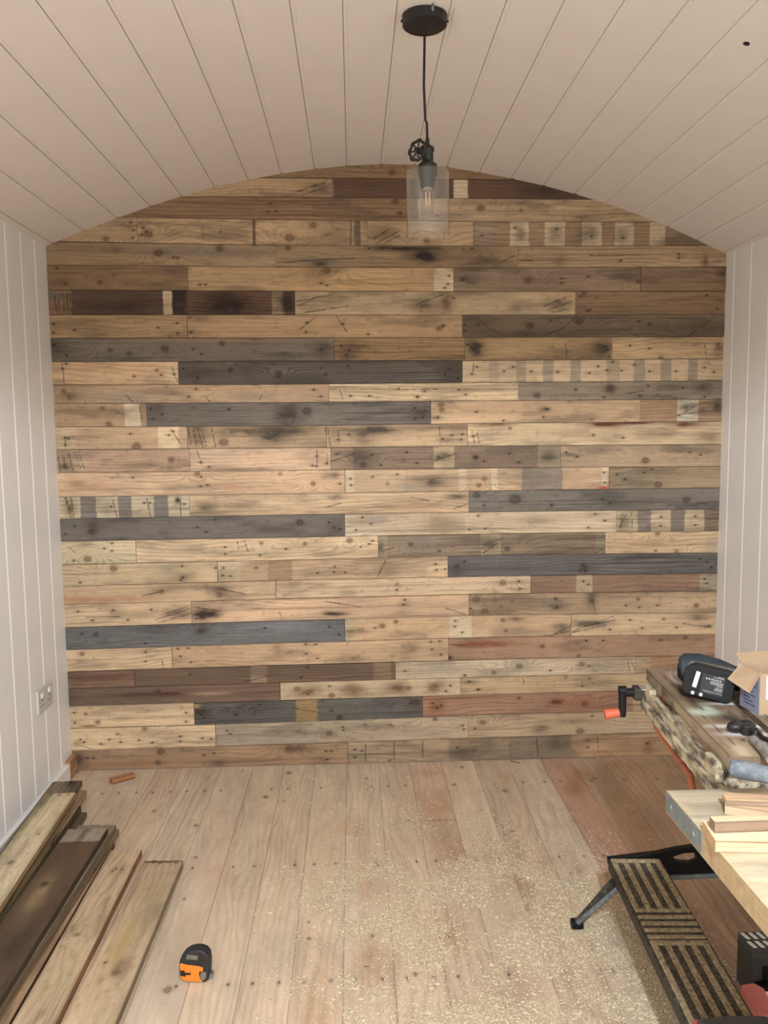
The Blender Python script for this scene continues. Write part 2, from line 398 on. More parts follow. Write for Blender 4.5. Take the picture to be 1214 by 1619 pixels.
# row, x0, x1, base, options (all places in photo pixels of the end wall)
BD = [
 (0, 340, 1000, B_, dict(k=[(620, 272, 5)])),
 (1, 250, 525, T_, dict(c=[(470, 303, 505, 290), (478, 308, 515, 296), (490, 297, 515, 288)], s=[(505, 297, 22, 12, NK, .45)])),
 (1, 525, 712, D_, dict(p=[(520, 527, GP, .8)])),
 (1, 712, 1010, D_, dict(p=[(717, 740, PP, .8)], s=[(870, 300, 60, 14, (70, 50, 40), .6)])),
 (2, 150, 660, B_, dict(k=[(625, 318, 5), (632, 337, 4)], n=[(427, 322), (423, 335), (436, 334)])),
 (2, 660, 1100, T_, dict(k=[(760, 329, 6), (824, 332, 3)], n=[(691, 341)], s=[(790, 320, 90, 5, NK, .4)])),
 (3, 70, 217, T_, dict(k=[(168, 378, 5)], n=[(207, 352), (211, 364), (210, 376)])),
 (3, 217, 581, T_, dict(p=[(399, 404, NK, .8), (553, 556, NK, .6), (560, 570, NK, .7), (575, 579, B_, .5)], k=[(458, 376, 7), (495, 356, 5), (235, 370, 6)], n=[(226, 360), (231, 366), (224, 371)])),
 (3, 581, 749, T_, dict(c=[(590, 378, 615, 362), (596, 384, 630, 366), (608, 384, 632, 372)], k=[(675, 380, 5)], s=[(605, 370, 25, 14, NK, .5)])),
 (3, 749, 1149, (166, 134, 102), dict(p=[(752, 780, GP, .6), (806, 836, PP, .65), (861, 893, PP, .6), (920, 951, PP, .65), (972, 1002, PP, .6), (1027, 1052, PP, .6)], s=[(822, 370, 10, 12, NK, .5), (878, 370, 12, 14, NK, .5), (930, 368, 14, 14, NK, .5), (983, 375, 10, 12, NK, .5)], n=[(814, 360), (880, 362), (935, 374), (985, 376), (762, 372)])),
 (4, 60, 436, (176, 146, 108), dict(k=[(250, 400, 7), (347, 393, 6)], s=[(330, 398, 120, 9, GD, .5), (150, 392, 60, 6, D_, .4)], n=[(274, 407), (281, 407)])),
 (4, 436, 819, (178, 146, 106), dict(s=[(672, 405, 22, 10, (36, 30, 30), .95), (640, 393, 60, 4, (50, 36, 28), .8), (765, 410, 25, 9, NK, .5), (510, 412, 60, 5, GD, .5), (505, 417, 16, 6, NK, .6)], c=[(600, 392, 700, 394), (440, 415, 560, 408), (780, 420, 812, 405)], n=[(583, 393), (746, 393)], k=[(455, 392, 4)])),
 (4, 819, 1149, T_, dict(c=[(932, 404, 1010, 403), (824, 411, 842, 412)], n=[(1073, 402), (1073, 408), (981, 412)], s=[(1115, 415, 5, 12, DR, .6), (885, 415, 12, 10, DR, .4)])),
 (5, 60, 297, B_, dict(k=[(158, 446, 4), (104, 449, 3)], n=[(90, 424)])),
 (5, 297, 717, (196, 160, 112), dict(p=[(686, 717, PP, .7), (297, 304, W_, .4)], n=[(710, 436), (708, 449), (703, 455), (316, 450), (325, 450), (508, 448), (517, 451)], k=[(517, 428, 6)], s=[(500, 432, 20, 12, NK, .35)])),
 (5, 717, 1013, W_, dict(k=[(835, 443, 6), (1009, 445, 4)], n=[(730, 443), (733, 441), (888, 440), (888, 447), (930, 437)], s=[(740, 442, 22, 12, NK, .5), (745, 427, 30, 3, DR, .7), (985, 440, 20, 8, NK, .5)])),
 (5, 1013, 1150, (150, 120, 88), dict(n=[(1142, 433)], s=[(1142, 430, 10, 10, NK, .6)])),
 (6, 60, 296, DR, dict(p=[(60, 114, B_, .7), (258, 272, P_, .8), (272, 294, (44, 36, 32), .9)], c=[(86, 464, 90, 494), (92, 464, 94, 496), (99, 464, 102, 495), (106, 463, 108, 495), (111, 463, 113, 495)], s=[(75, 467, 14, 12, GD, .8), (195, 485, 60, 10, (60, 38, 32), .6)])),
 (6, 296, 466, (116, 86, 64), dict(p=[(430, 448, (168, 140, 108), .8)], s=[(358, 480, 35, 18, (40, 30, 26), .85), (455, 478, 12, 16, (44, 38, 34), .85)])),
 (6, 466, 910, (204, 174, 132), dict(c=[(468, 476, 525, 466), (470, 484, 500, 470), (480, 494, 550, 484), (660, 480, 700, 466), (860, 484, 895, 470), (868, 490, 905, 476), (872, 494, 900, 488)], s=[(500, 478, 40, 12, NK, .35), (680, 482, 30, 10, NK, .5), (706, 480, 9, 13, (112, 78, 54), .95), (885, 480, 20, 10, NK, .5), (815, 488, 12, 6, GD, .5)], n=[(717, 471)])),
 (6, 910, 1150, (156, 124, 90), dict(n=[(933, 490), (929, 491), (918, 468), (1117, 467), (1134, 488)], k=[(923, 463, 3)])),
 (7, 70, 296, (190, 156, 112), dict(n=[(85, 512), (85, 526), (118, 522), (250, 518), (280, 511), (281, 527)])),
 (7, 296, 731, (198, 162, 118), dict(c=[(475, 520, 500, 500), (532, 500, 548, 524)], n=[(300, 502), (302, 525), (485, 510), (484, 525), (701, 514), (582, 528), (542, 512)], k=[(694, 519, 4), (700, 516, 3)], s=[(315, 504, 20, 5, DR, .4)])),
 (7, 731, 1150, (134, 112, 86), dict(k=[(837, 515, 7), (915, 508, 6), (1027, 513, 4)], c=[(752, 500, 775, 520), (775, 520, 800, 531), (860, 531, 888, 520), (888, 520, 912, 500), (980, 518, 1008, 531), (1090, 530, 1130, 500)], s=[(750, 510, 40, 20, NK, .5), (1090, 520, 50, 14, NK, .5), (840, 528, 90, 6, NK, .5)], n=[(735, 513), (735, 523), (756, 513), (871, 507), (1010, 508)])),
 (8, 60, 528, G_, dict(k=[(261, 551, 6), (351, 543, 4), (174, 554, 4), (204, 559, 4)], n=[(305, 552), (318, 560), (86, 545), (105, 562), (507, 552)], s=[(85, 550, 14, 12, NK, .6), (510, 552, 18, 14, NK, .6), (340, 538, 150, 4, B_, .4)])),
 (8, 528, 735, (164, 132, 90), dict(s=[(550, 552, 26, 12, NK, .5), (545, 566, 20, 4, NK, .6)], n=[(540, 547), (548, 561), (552, 553)])),
 (8, 735, 968, (182, 148, 104), dict(n=[(957, 548), (960, 553), (962, 564), (739, 545), (757, 557)], s=[(752, 550, 16, 14, (54, 46, 38), .8), (952, 550, 16, 16, NK, .6), (880, 566, 80, 4, NK, .4)], c=[(894, 542, 896, 566)])),
 (8, 968, 1150, (204, 168, 122), dict(c=[(1114, 543, 1117, 565)], n=[(1027, 551), (996, 546), (1135, 544)], s=[(1136, 550, 8, 14, DR, .5)], k=[(1045, 566, 4)])),
 (9, 60, 282, (214, 178, 136), dict(c=[(98, 574, 102, 607), (272, 580, 281, 604)], n=[(105, 575), (212, 595), (248, 585), (255, 593), (99, 583), (275, 592)], p=[(60, 108, (222, 188, 150), .5), (262, 282, PP, .5)])),
 (9, 282, 731, GD, dict(k=[(364, 585, 4), (440, 594, 5)], n=[(507, 582), (515, 592), (550, 578), (710, 583), (704, 592), (724, 598), (312, 597), (290, 583)], s=[(715, 585, 20, 16, NK, .6), (310, 590, 25, 8, NK, .5)])),
 (9, 731, 1150, (214, 184, 144), dict(p=[(773, 789, GP, .35), (816, 832, GP, .6), (858, 875, GP, .7), (902, 918, GP, .7), (959, 980, GP, .5), (1002, 1020, GP, .7), (1045, 1062, GP, .7), (1088, 1103, GP, .75)], n=[(746, 591), (754, 580), (797, 587), (840, 587), (882, 588), (932, 590), (946, 579), (960, 585), (983, 586), (1003, 577), (1027, 587), (1069, 587), (1114, 581), (1129, 588), (969, 572), (812, 580)], c=[(748, 576, 749, 591)])),
 (10, 60, 520, (194, 160, 122), dict(k=[(100, 618, 4), (110, 629, 4)], c=[(198, 624, 210, 636), (325, 628, 333, 636), (408, 634, 415, 624)], n=[(310, 615), (298, 627), (496, 616), (507, 627)], s=[(200, 628, 60, 10, GP, .5), (400, 628, 40, 8, GP, .5), (110, 625, 16, 8, NK, .4)])),
 (10, 520, 819, (222, 194, 150), dict(c=[(537, 616, 542, 631), (521, 616, 818, 615)], n=[(554, 626), (584, 626), (660, 627), (630, 615), (660, 628), (725, 616), (736, 624), (671, 619)])),
 (10, 819, 1145, (156, 138, 114), dict(k=[(849, 625, 5), (965, 613, 6), (910, 616, 3)], n=[(1025, 610), (1012, 625), (955, 628), (1114, 627), (1080, 613)], s=[(1110, 612, 16, 8, NK, .6), (965, 615, 12, 10, NK, .6), (1060, 612, 40, 6, NK, .3)], c=[(990, 622, 1020, 618)])),
 (11, 70, 232, (190, 156, 116), dict(p=[(197, 222, PP, .9), (222, 232, W_, .5)], k=[(162, 645, 4), (172, 671, 5)], c=[(220, 640, 224, 664)])),
 (11, 232, 681, G_, dict(k=[(485, 650, 7)], n=[(238, 646), (241, 662), (256, 655), (362, 647), (656, 645), (672, 649), (657, 662), (668, 660)], s=[(455, 655, 22, 20, NK, .75), (245, 648, 16, 12, NK, .5), (665, 655, 24, 12, NK, .5)], c=[(462, 670, 468, 652)])),
 (11, 681, 1011, (196, 162, 122), dict(k=[(697, 640, 5), (698, 648, 4)], n=[(753, 651), (863, 646), (866, 647), (859, 659), (692, 660), (796, 665)], s=[(690, 661, 14, 4, NK, .6), (860, 647, 10, 5, NK, .5)])),
 (11, 1011, 1145, (172, 136, 100), dict(p=[(1071, 1104, (212, 194, 164), .9)], c=[(1072, 658, 1102, 640), (1070, 656, 1140, 648)], s=[(1088, 643, 14, 6, (90, 84, 74), .7), (1135, 640, 8, 12, NK, .7)])),
 (12, 70, 296, (188, 154, 116), dict(p=[(60, 120, (200, 174, 132), .6), (250, 282, (216, 186, 142), .8), (284, 296, W_, .3)], k=[(216, 706, 7)], n=[(103, 692), (108, 693), (103, 704), (267, 688), (273, 682), (206, 686)], c=[(270, 678, 284, 700), (102, 692, 104, 706)])),
 (12, 296, 516, (184, 154, 116), dict(k=[(353, 699, 7)], c=[(297, 676, 302, 706), (305, 676, 311, 706), (312, 676, 320, 706), (318, 676, 326, 706), (334, 676, 341, 708), (514, 676, 520, 706)], s=[(312, 688, 14, 16, NK, .6), (430, 688, 26, 14, (66, 60, 52), .85), (390, 682, 60, 8, NK, .5), (460, 680, 40, 8, NK, .7)])),
 (12, 516, 739, (190, 158, 118), dict(s=[(590, 680, 50, 8, (70, 60, 50), .8), (575, 694, 18, 10, NK, .5), (530, 690, 10, 14, NK, .3)], c=[(695, 675, 696, 703), (518, 675, 522, 705), (534, 680, 536, 698)], n=[(503, 695), (551, 687), (700, 694), (714, 688), (731, 687), (729, 695), (535, 695)])),
 (12, 739, 1145, (210, 178, 134), dict(s=[(960, 671, 26, 4, (98, 50, 30), 1.0), (1085, 671, 24, 4, (110, 62, 38), .95), (1000, 669, 60, 2.4, (98, 56, 36), .9), (780, 671, 30, 2.5, (124, 76, 50), .8), (1120, 690, 20, 10, (130, 104, 74), .5)], k=[(806, 677, 3)], n=[(748, 690), (938, 688), (985, 692)], c=[(746, 682, 750, 700), (754, 684, 758, 700)])),
 (13, 70, 300, (190, 154, 120), dict(p=[(70, 138, (198, 172, 134), .5)], k=[(271, 727, 5)], c=[(92, 722, 96, 746), (100, 720, 104, 744), (108, 716, 116, 744), (118, 715, 128, 742), (124, 715, 134, 742)], s=[(105, 738, 16, 8, (66, 58, 46), .7), (270, 740, 10, 6, NK, .4)])),
 (13, 300, 523, (208, 170, 132), dict(n=[(500, 737), (516, 733), (501, 721), (317, 731), (331, 738), (494, 736)], c=[(295, 714, 301, 737), (311, 712, 320, 735), (501, 712, 502, 736), (516, 712, 517, 733)], s=[(380, 742, 60, 3, NK, .5), (300, 725, 14, 14, GP, .4)])),
 (13, 523, 886, (136, 112, 88), dict(p=[(523, 558, (170, 142, 108), .6), (685, 718, (190, 164, 124), .75), (850, 886, (168, 144, 112), .8)], s=[(570, 724, 24, 16, NK, .6), (700, 722, 14, 8, (60, 50, 42), .7), (866, 722, 14, 10, (76, 72, 48), .7)], c=[(525, 729, 560, 717), (686, 729, 720, 717)], k=[(574, 734, 6), (752, 723, 5)], n=[(532, 718), (588, 719), (602, 735), (643, 715), (659, 732), (805, 717), (820, 731), (765, 729), (752, 723)])),
 (13, 886, 1145, (168, 142, 110), dict(k=[(1020, 728, 6)], n=[(895, 715), (912, 722), (1090, 715), (1107, 719)], s=[(1015, 711, 18, 8, (150, 120, 88), .4), (900, 719, 26, 4, NK, .4)])),
 (14, 70, 545, (212, 174, 132), dict(k=[(312, 749, 4), (495, 765, 4), (443, 749, 3)], n=[(210, 755), (318, 754), (328, 767), (317, 769), (537, 765)], s=[(120, 765, 16, 8, B_, .6), (525, 752, 16, 6, NK, .5), (365, 768, 12, 6, (196, 140, 104), .6), (155, 768, 14, 8, (196, 140, 104), .5)])),
 (14, 545, 963, (202, 168, 128), dict(p=[(547, 560, PP, .6), (640, 645, GP, .3), (725, 738, PP, .6), (777, 787, PP, .7), (788, 800, T_, .2), (825, 889, (136, 124, 110), .75), (951, 960, PP, .8)], s=[(680, 762, 26, 10, (80, 68, 56), .75), (650, 770, 20, 8, GP, .6), (955, 771, 9, 2, (190, 60, 50), .9)], k=[(766, 757, 4), (757, 767, 4), (613, 765, 2.5)], n=[(589, 754), (628, 750), (554, 757), (555, 767), (955, 747), (956, 763)])),
 (14, 963, 1145, (164, 138, 104), dict(n=[(975, 750), (988, 757), (1018, 747), (1030, 742)], s=[(1020, 745, 50, 8, NK, .35)], k=[(1040, 766, 6)])),
 (15, 70, 300, (196, 176, 140), dict(p=[(127, 152, (128, 116, 106), .95), (187, 208, (128, 116, 106), .95), (243, 266, (128, 116, 106), .95)], c=[(104, 786, 112, 818), (112, 786, 116, 818), (178, 790, 185, 818), (232, 787, 238, 818), (285, 790, 286, 818), (103, 786, 106, 800)], s=[(110, 802, 10, 14, (88, 66, 44), .6), (281, 792, 5, 6, (28, 22, 18), .9), (170, 808, 10, 10, GD, .4)], n=[(228, 795), (237, 795), (291, 797), (176, 801)], edge=.15)),
 (15, 300, 741, (206, 172, 130), dict(c=[(515, 802, 540, 795), (650, 786, 680, 792), (715, 805, 740, 796)], s=[(325, 802, 16, 8, NK, .5), (370, 800, 40, 5, NK, .4), (530, 786, 14, 5, NK, .5), (725, 785, 20, 5, NK, .6), (650, 800, 30, 8, (176, 136, 96), .4)])),
 (15, 741, 1145, (128, 117, 103), dict(k=[(814, 789, 9), (753, 783, 6), (1085, 790, 6)], n=[(765, 799), (952, 789), (964, 795), (872, 799)], c=[(983, 782, 985, 778)])),
 (16, 60, 545, (114, 104, 94), dict(k=[(144, 841, 5), (474, 826, 6)], n=[(118, 832), (103, 844), (326, 841), (312, 834), (520, 826), (528, 834), (537, 837), (340, 822)], s=[(148, 835, 12, 14, NK, .6), (530, 832, 16, 12, NK, .5)])),
 (16, 545, 974, (210, 182, 144), dict(p=[(545, 600, (206, 188, 154), .4), (680, 735, (186, 160, 122), .5)], s=[(700, 830, 26, 14, (140, 116, 86), .5), (850, 822, 50, 10, (140, 124, 96), .5), (600, 820, 24, 10, GP, .4)], n=[(573, 818), (586, 828), (563, 838), (756, 815), (742, 837), (767, 836), (941, 813), (956, 823), (930, 834)])),
 (16, 974, 1145, (204, 176, 136), dict(p=[(974, 1008, (188, 166, 126), .7), (1008, 1029, (132, 118, 104), .9), (1060, 1082, (126, 112, 98), .9), (1113, 1140, (128, 106, 84), .9)], c=[(978, 836, 990, 812), (998, 810, 1000, 838), (984, 812, 980, 838)], n=[(1045, 817), (1044, 831), (1099, 816), (1099, 830)], s=[(985, 825, 10, 12, NK, .5)])),
 (17, 60, 215, (208, 184, 142), dict(k=[(138, 883, 6)], c=[(108, 865, 120, 874)], n=[(177, 859), (177, 871), (165, 867), (117, 886)], s=[(135, 861, 18, 6, NK, .35)])),
 (17, 215, 598, (210, 178, 136), dict(k=[(413, 859, 3), (552, 855, 5), (482, 860, 3)], n=[(356, 865), (356, 876), (452, 868), (411, 878), (570, 865), (589, 855), (584, 860)], c=[(386, 855, 392, 872), (375, 856, 377, 868)], s=[(320, 872, 40, 4, NK, .3)])),
 (17, 598, 957, (146, 122, 94), dict(p=[(598, 612, (176, 156, 118), .7), (760, 791, (182, 160, 122), .8), (942, 957, (160, 144, 112), .7)], c=[(600, 872, 622, 866), (762, 862, 790, 852), (764, 874, 786, 858), (940, 874, 956, 866)], s=[(602, 866, 8, 12, NK, .6), (775, 863, 14, 10, NK, .6), (670, 855, 50, 8, GP, .4)], k=[(649, 861, 4), (802, 867, 5), (694, 871, 3)])),
 (17, 957, 1145, (206, 172, 128), dict(k=[(1040, 844, 4), (1070, 872, 3.5), (1037, 871, 3)], s=[(1125, 862, 14, 14, GP, .5), (1020, 858, 50, 6, (150, 120, 86), .4)])),
 (18, 60, 344, (204, 176, 134), dict(k=[(180, 899, 6)], n=[(127, 921), (286, 917), (289, 913), (341, 898), (288, 895)], s=[(290, 912, 20, 8, NK, .4), (270, 900, 26, 12, (146, 136, 110), .35)])),
 (18, 344, 708, (200, 166, 126), dict(p=[(344, 380, (190, 172, 134), .6), (380, 424, (184, 150, 112), .4), (424, 462, (150, 116, 82), .6), (516, 560, T_, .1), (675, 708, (206, 172, 128), .5)], n=[(353, 898), (352, 910), (364, 911), (405, 898), (529, 896), (528, 905), (546, 905), (689, 892), (690, 901), (704, 900), (502, 906)], c=[(597, 911, 610, 886)], s=[(612, 900, 18, 12, (126, 100, 72), .6)])),
 (18, 708, 1145, (105, 98, 90), dict(n=[(734, 888), (720, 897), (724, 895), (922, 893), (917, 903), (925, 903), (1107, 884), (1118, 889), (1125, 897)], s=[(722, 900, 14, 14, NK, .5), (924, 899, 8, 8, NK, .7)])),
 (19, 60, 436, (196, 164, 124), dict(k=[(255, 935, 4), (347, 940, 5)], s=[(160, 948, 90, 5, (168, 116, 78), .6), (255, 934, 30, 8, (120, 104, 78), .5), (347, 935, 20, 10, NK, .6), (320, 928, 40, 6, NK, .4)], c=[(345, 930, 390, 940), (225, 942, 260, 934)])),
 (19, 436, 839, (214, 180, 138), dict(k=[(628, 924, 3), (795, 921, 5)], n=[(627, 933), (820, 919), (822, 931)], s=[(460, 925, 26, 8, (140, 112, 80), .5), (470, 935, 30, 4, GP, .3)])),
 (19, 839, 1145, (146, 112, 84), dict(p=[(911, 936, (186, 164, 124), .7), (1106, 1133, (160, 146, 116), .8)], n=[(922, 919), (930, 924), (1114, 915), (1117, 922)])),
 (20, 60, 303, (210, 176, 134), dict(c=[(135, 976, 190, 975), (245, 980, 300, 962), (252, 984, 302, 970), (262, 970, 300, 958)], s=[(280, 970, 26, 12, (70, 60, 50), .6)], n=[(123, 967), (146, 981), (179, 965), (202, 980), (239, 964)])),
 (20, 303, 741, (208, 170, 130), dict(c=[(306, 960, 340, 964), (306, 972, 352, 972), (308, 978, 345, 974), (515, 951, 570, 959), (512, 971, 548, 971), (704, 961, 738, 972), (442, 968, 446, 980)], s=[(325, 970, 26, 10, (44, 36, 28), .85), (530, 970, 22, 4, (44, 34, 24), .8), (640, 955, 12, 8, DR, .3)], n=[(640, 948), (638, 956)])),
 (20, 741, 1145, (180, 150, 114), dict(p=[(741, 775, (176, 150, 112), .4)], k=[(753, 947, 6), (766, 966, 6), (1008, 947, 3), (1100, 957, 4)], n=[(744, 962), (878, 946), (880, 960), (989, 957), (1010, 960), (1039, 957)], s=[(935, 950, 10, 16, (76, 64, 50), .6), (878, 960, 18, 6, NK, .6), (800, 945, 40, 8, NK, .3)], c=[(935, 940, 941, 970)])),
 (21, 60, 545, (110, 107, 103), dict(k=[(152, 1003, 4), (317, 997, 5)], n=[(130, 1002), (419, 993), (230, 1017), (521, 991), (536, 1003)], s=[(440, 992, 60, 10, (140, 140, 140), .3), (320, 996, 14, 10, NK, .5)])),
 (21, 545, 903, (202, 166, 124), dict(p=[(545, 561, (190, 170, 130), .6), (711, 745, (214, 192, 152), .85)], k=[(604, 990, 5), (626, 983, 4), (795, 981, 4), (800, 997, 3)], c=[(548, 998, 575, 994), (876, 1003, 902, 990), (866, 1006, 900, 998)], n=[(593, 993), (719, 991), (731, 1000), (720, 982)], s=[(560, 998, 24, 5, (90, 74, 54), .6), (890, 994, 18, 9, NK, .6), (815, 979, 14, 4, NK, .5)])),
 (21, 903, 1145, (206, 174, 132), dict(c=[(905, 998, 970, 974), (905, 1000, 958, 988), (925, 990, 972, 980), (1080, 986, 1125, 992)], s=[(935, 986, 30, 6, (100, 88, 72), .95), (1105, 976, 18, 6, NK, .6), (1115, 990, 12, 4, NK, .5)], n=[(996, 980), (1049, 979), (964, 995), (1015, 993), (1069, 992), (1121, 989)])),
 (22, 60, 272, (218, 184, 140), dict(n=[(230, 1031), (230, 1046)], k=[(129, 1034, 4)], c=[(256, 1045, 258, 1052)])),
 (22, 272, 709, (190, 156, 116), dict(n=[(281, 1026), (297, 1025), (285, 1038), (302, 1047), (483, 1019), (499, 1019), (484, 1034), (502, 1041), (681, 1015), (695, 1014), (683, 1027), (697, 1035)], s=[(648, 1025, 14, 10, NK, .4), (440, 1030, 8, 14, (150, 110, 72), .5), (695, 1030, 14, 10, NK, .3)])),
 (22, 709, 1145, (170, 132, 100), dict(k=[(858, 1022, 4), (915, 1037, 3), (1045, 1012, 3), (1084, 1008, 4)], s=[(760, 1019, 60, 6, (132, 76, 48), .7), (711, 1040, 4, 4, (26, 18, 14), .9)], c=[(710, 1019, 735, 1021)], n=[(927, 1013), (954, 1013)])),
 (23, 60, 213, (128, 96, 72), dict(s=[(150, 1072, 50, 6, (90, 58, 44), .6)])),
 (23, 213, 625, (112, 88, 66), dict(p=[(396, 422, (160, 134, 100), .6), (590, 618, (150, 122, 88), .5)], n=[(486, 1055), (476, 1071), (300, 1066)], c=[(385, 1078, 430, 1068)])),
 (23, 625, 1004, (196, 170, 134), dict(k=[(821, 1054, 5), (781, 1063, 4), (920, 1050, 5)], c=[(992, 1042, 995, 1062), (996, 1041, 1004, 1060)], s=[(820, 1052, 20, 10, GP, .6), (950, 1048, 40, 8, (130, 120, 100), .4), (700, 1058, 40, 10, GP, .4)], n=[(870, 1060), (931, 1053), (640, 1061), (735, 1068)])),
 (23, 1004, 1145, (162, 122, 86), dict(p=[(1004, 1029, (170, 148, 114), .7)])),
 (24, 60, 443, (120, 94, 74), dict(s=[(250, 1097, 90, 4, (78, 46, 34), .7), (110, 1102, 14, 10, NK, .5), (330, 1096, 30, 3, (176, 140, 104), .5)], k=[(250, 1093, 4)])),
 (24, 443, 728, (202, 178, 138), dict(s=[(488, 1094, 24, 10, (120, 82, 56), .7), (557, 1091, 20, 10, (120, 82, 56), .75), (628, 1087, 22, 11, (112, 74, 50), .8), (688, 1086, 20, 11, (118, 78, 54), .75)], k=[(470, 1089, 4.5), (524, 1100, 5), (646, 1088, 4), (688, 1084, 4)], n=[(712, 1084), (705, 1093), (487, 1098), (521, 1085)])),
 (24, 728, 1145, (198, 166, 122), dict(k=[(894, 1071, 3), (932, 1073, 3)], n=[(742, 1078), (757, 1090), (755, 1091), (921, 1085)], c=[(827, 1073, 829, 1083)], s=[(745, 1079, 14, 4, NK, .4)])),
 (25, 60, 307, (212, 178, 134), dict(k=[(135, 1129, 3), (154, 1142, 4)], n=[(294, 1127), (294, 1141), (118, 1143), (117, 1127)], s=[(140, 1148, 14, 2, (130, 100, 50), .7)])),
 (25, 307, 668, (102, 96, 86), dict(p=[(468, 502, (160, 128, 78), .9)], s=[(318, 1127, 16, 10, (60, 48, 36), .7), (655, 1110, 16, 10, NK, .8), (310, 1116, 6, 3, (168, 140, 70), .7)], c=[(460, 1119, 500, 1125)], k=[(537, 1134, 5), (373, 1129, 4)], n=[(410, 1114), (318, 1130), (322, 1135), (650, 1112), (510, 1108), (524, 1124)])),
 (25, 668, 1145, (168, 124, 94), dict(p=[(668, 695, (188, 130, 88), .5), (1001, 1145, (198, 164, 122), .8)], s=[(920, 1112, 40, 10, (150, 96, 64), .6), (690, 1118, 14, 12, (120, 74, 46), .6), (880, 1110, 12, 5, (90, 50, 34), .8)], n=[(684, 1112), (691, 1120), (697, 1115), (821, 1104)], k=[(924, 1113, 5)])),
 (26, 60, 341, (214, 182, 138), dict(k=[(229, 1152, 4), (186, 1160, 3)], n=[(127, 1169), (133, 1173), (173, 1169), (220, 1170), (285, 1164), (285, 1172), (334, 1168), (320, 1167), (191, 1173), (241, 1174), (160, 1176)], c=[(118, 1176, 148, 1184)])),
 (26, 341, 740, (178, 156, 126), dict(n=[(359, 1155), (364, 1160), (542, 1149), (543, 1154), (731, 1147), (733, 1153)], k=[(521, 1159, 5), (617, 1146, 3), (688, 1137, 4)], s=[(440, 1172, 80, 6, GP, .5), (520, 1160, 16, 8, NK, .4), (640, 1155, 60, 5, GP, .3)])),
 (26, 740, 1145, (194, 164, 124), dict(k=[(763, 1142, 5), (917, 1156, 6)], n=[(751, 1152), (936, 1132)], s=[(855, 1152, 14, 8, NK, .5), (910, 1140, 40, 5, NK, .4)])),
 (27, 60, 550, (164, 130, 94), dict(k=[(254, 1189, 6), (457, 1183, 6), (250, 1206, 5)], s=[(124, 1200, 14, 14, (84, 66, 50), .7), (470, 1184, 26, 8, NK, .5), (345, 1207, 16, 6, NK, .4), (220, 1207, 70, 7, (150, 104, 66), .5)], n=[(138, 1199), (148, 1199), (515, 1188), (524, 1188), (517, 1201), (322, 1194), (338, 1191)])),
 (27, 550, 903, (172, 146, 112), dict(p=[(623, 710, (180, 150, 116), .3), (710, 806, (146, 122, 94), .7), (806, 903, (124, 106, 84), .75)], c=[(578, 1176, 578, 1203), (623, 1174, 623, 1200), (668, 1172, 668, 1198), (806, 1166, 806, 1196), (849, 1166, 850, 1196)], n=[(560, 1185), (572, 1187), (561, 1197), (723, 1182), (616, 1202)], k=[(750, 1186, 4)], s=[(730, 1187, 20, 12, NK, .4), (880, 1175, 20, 12, NK, .5)])),
 (27, 903, 1145, (178, 140, 100), dict(n=[(929, 1171), (929, 1182), (1024, 1176)], s=[(1025, 1180, 12, 14, (130, 88, 56), .7), (990, 1180, 26, 10, (150, 114, 76), .5)], c=[(945, 1166, 946, 1190)])),
]
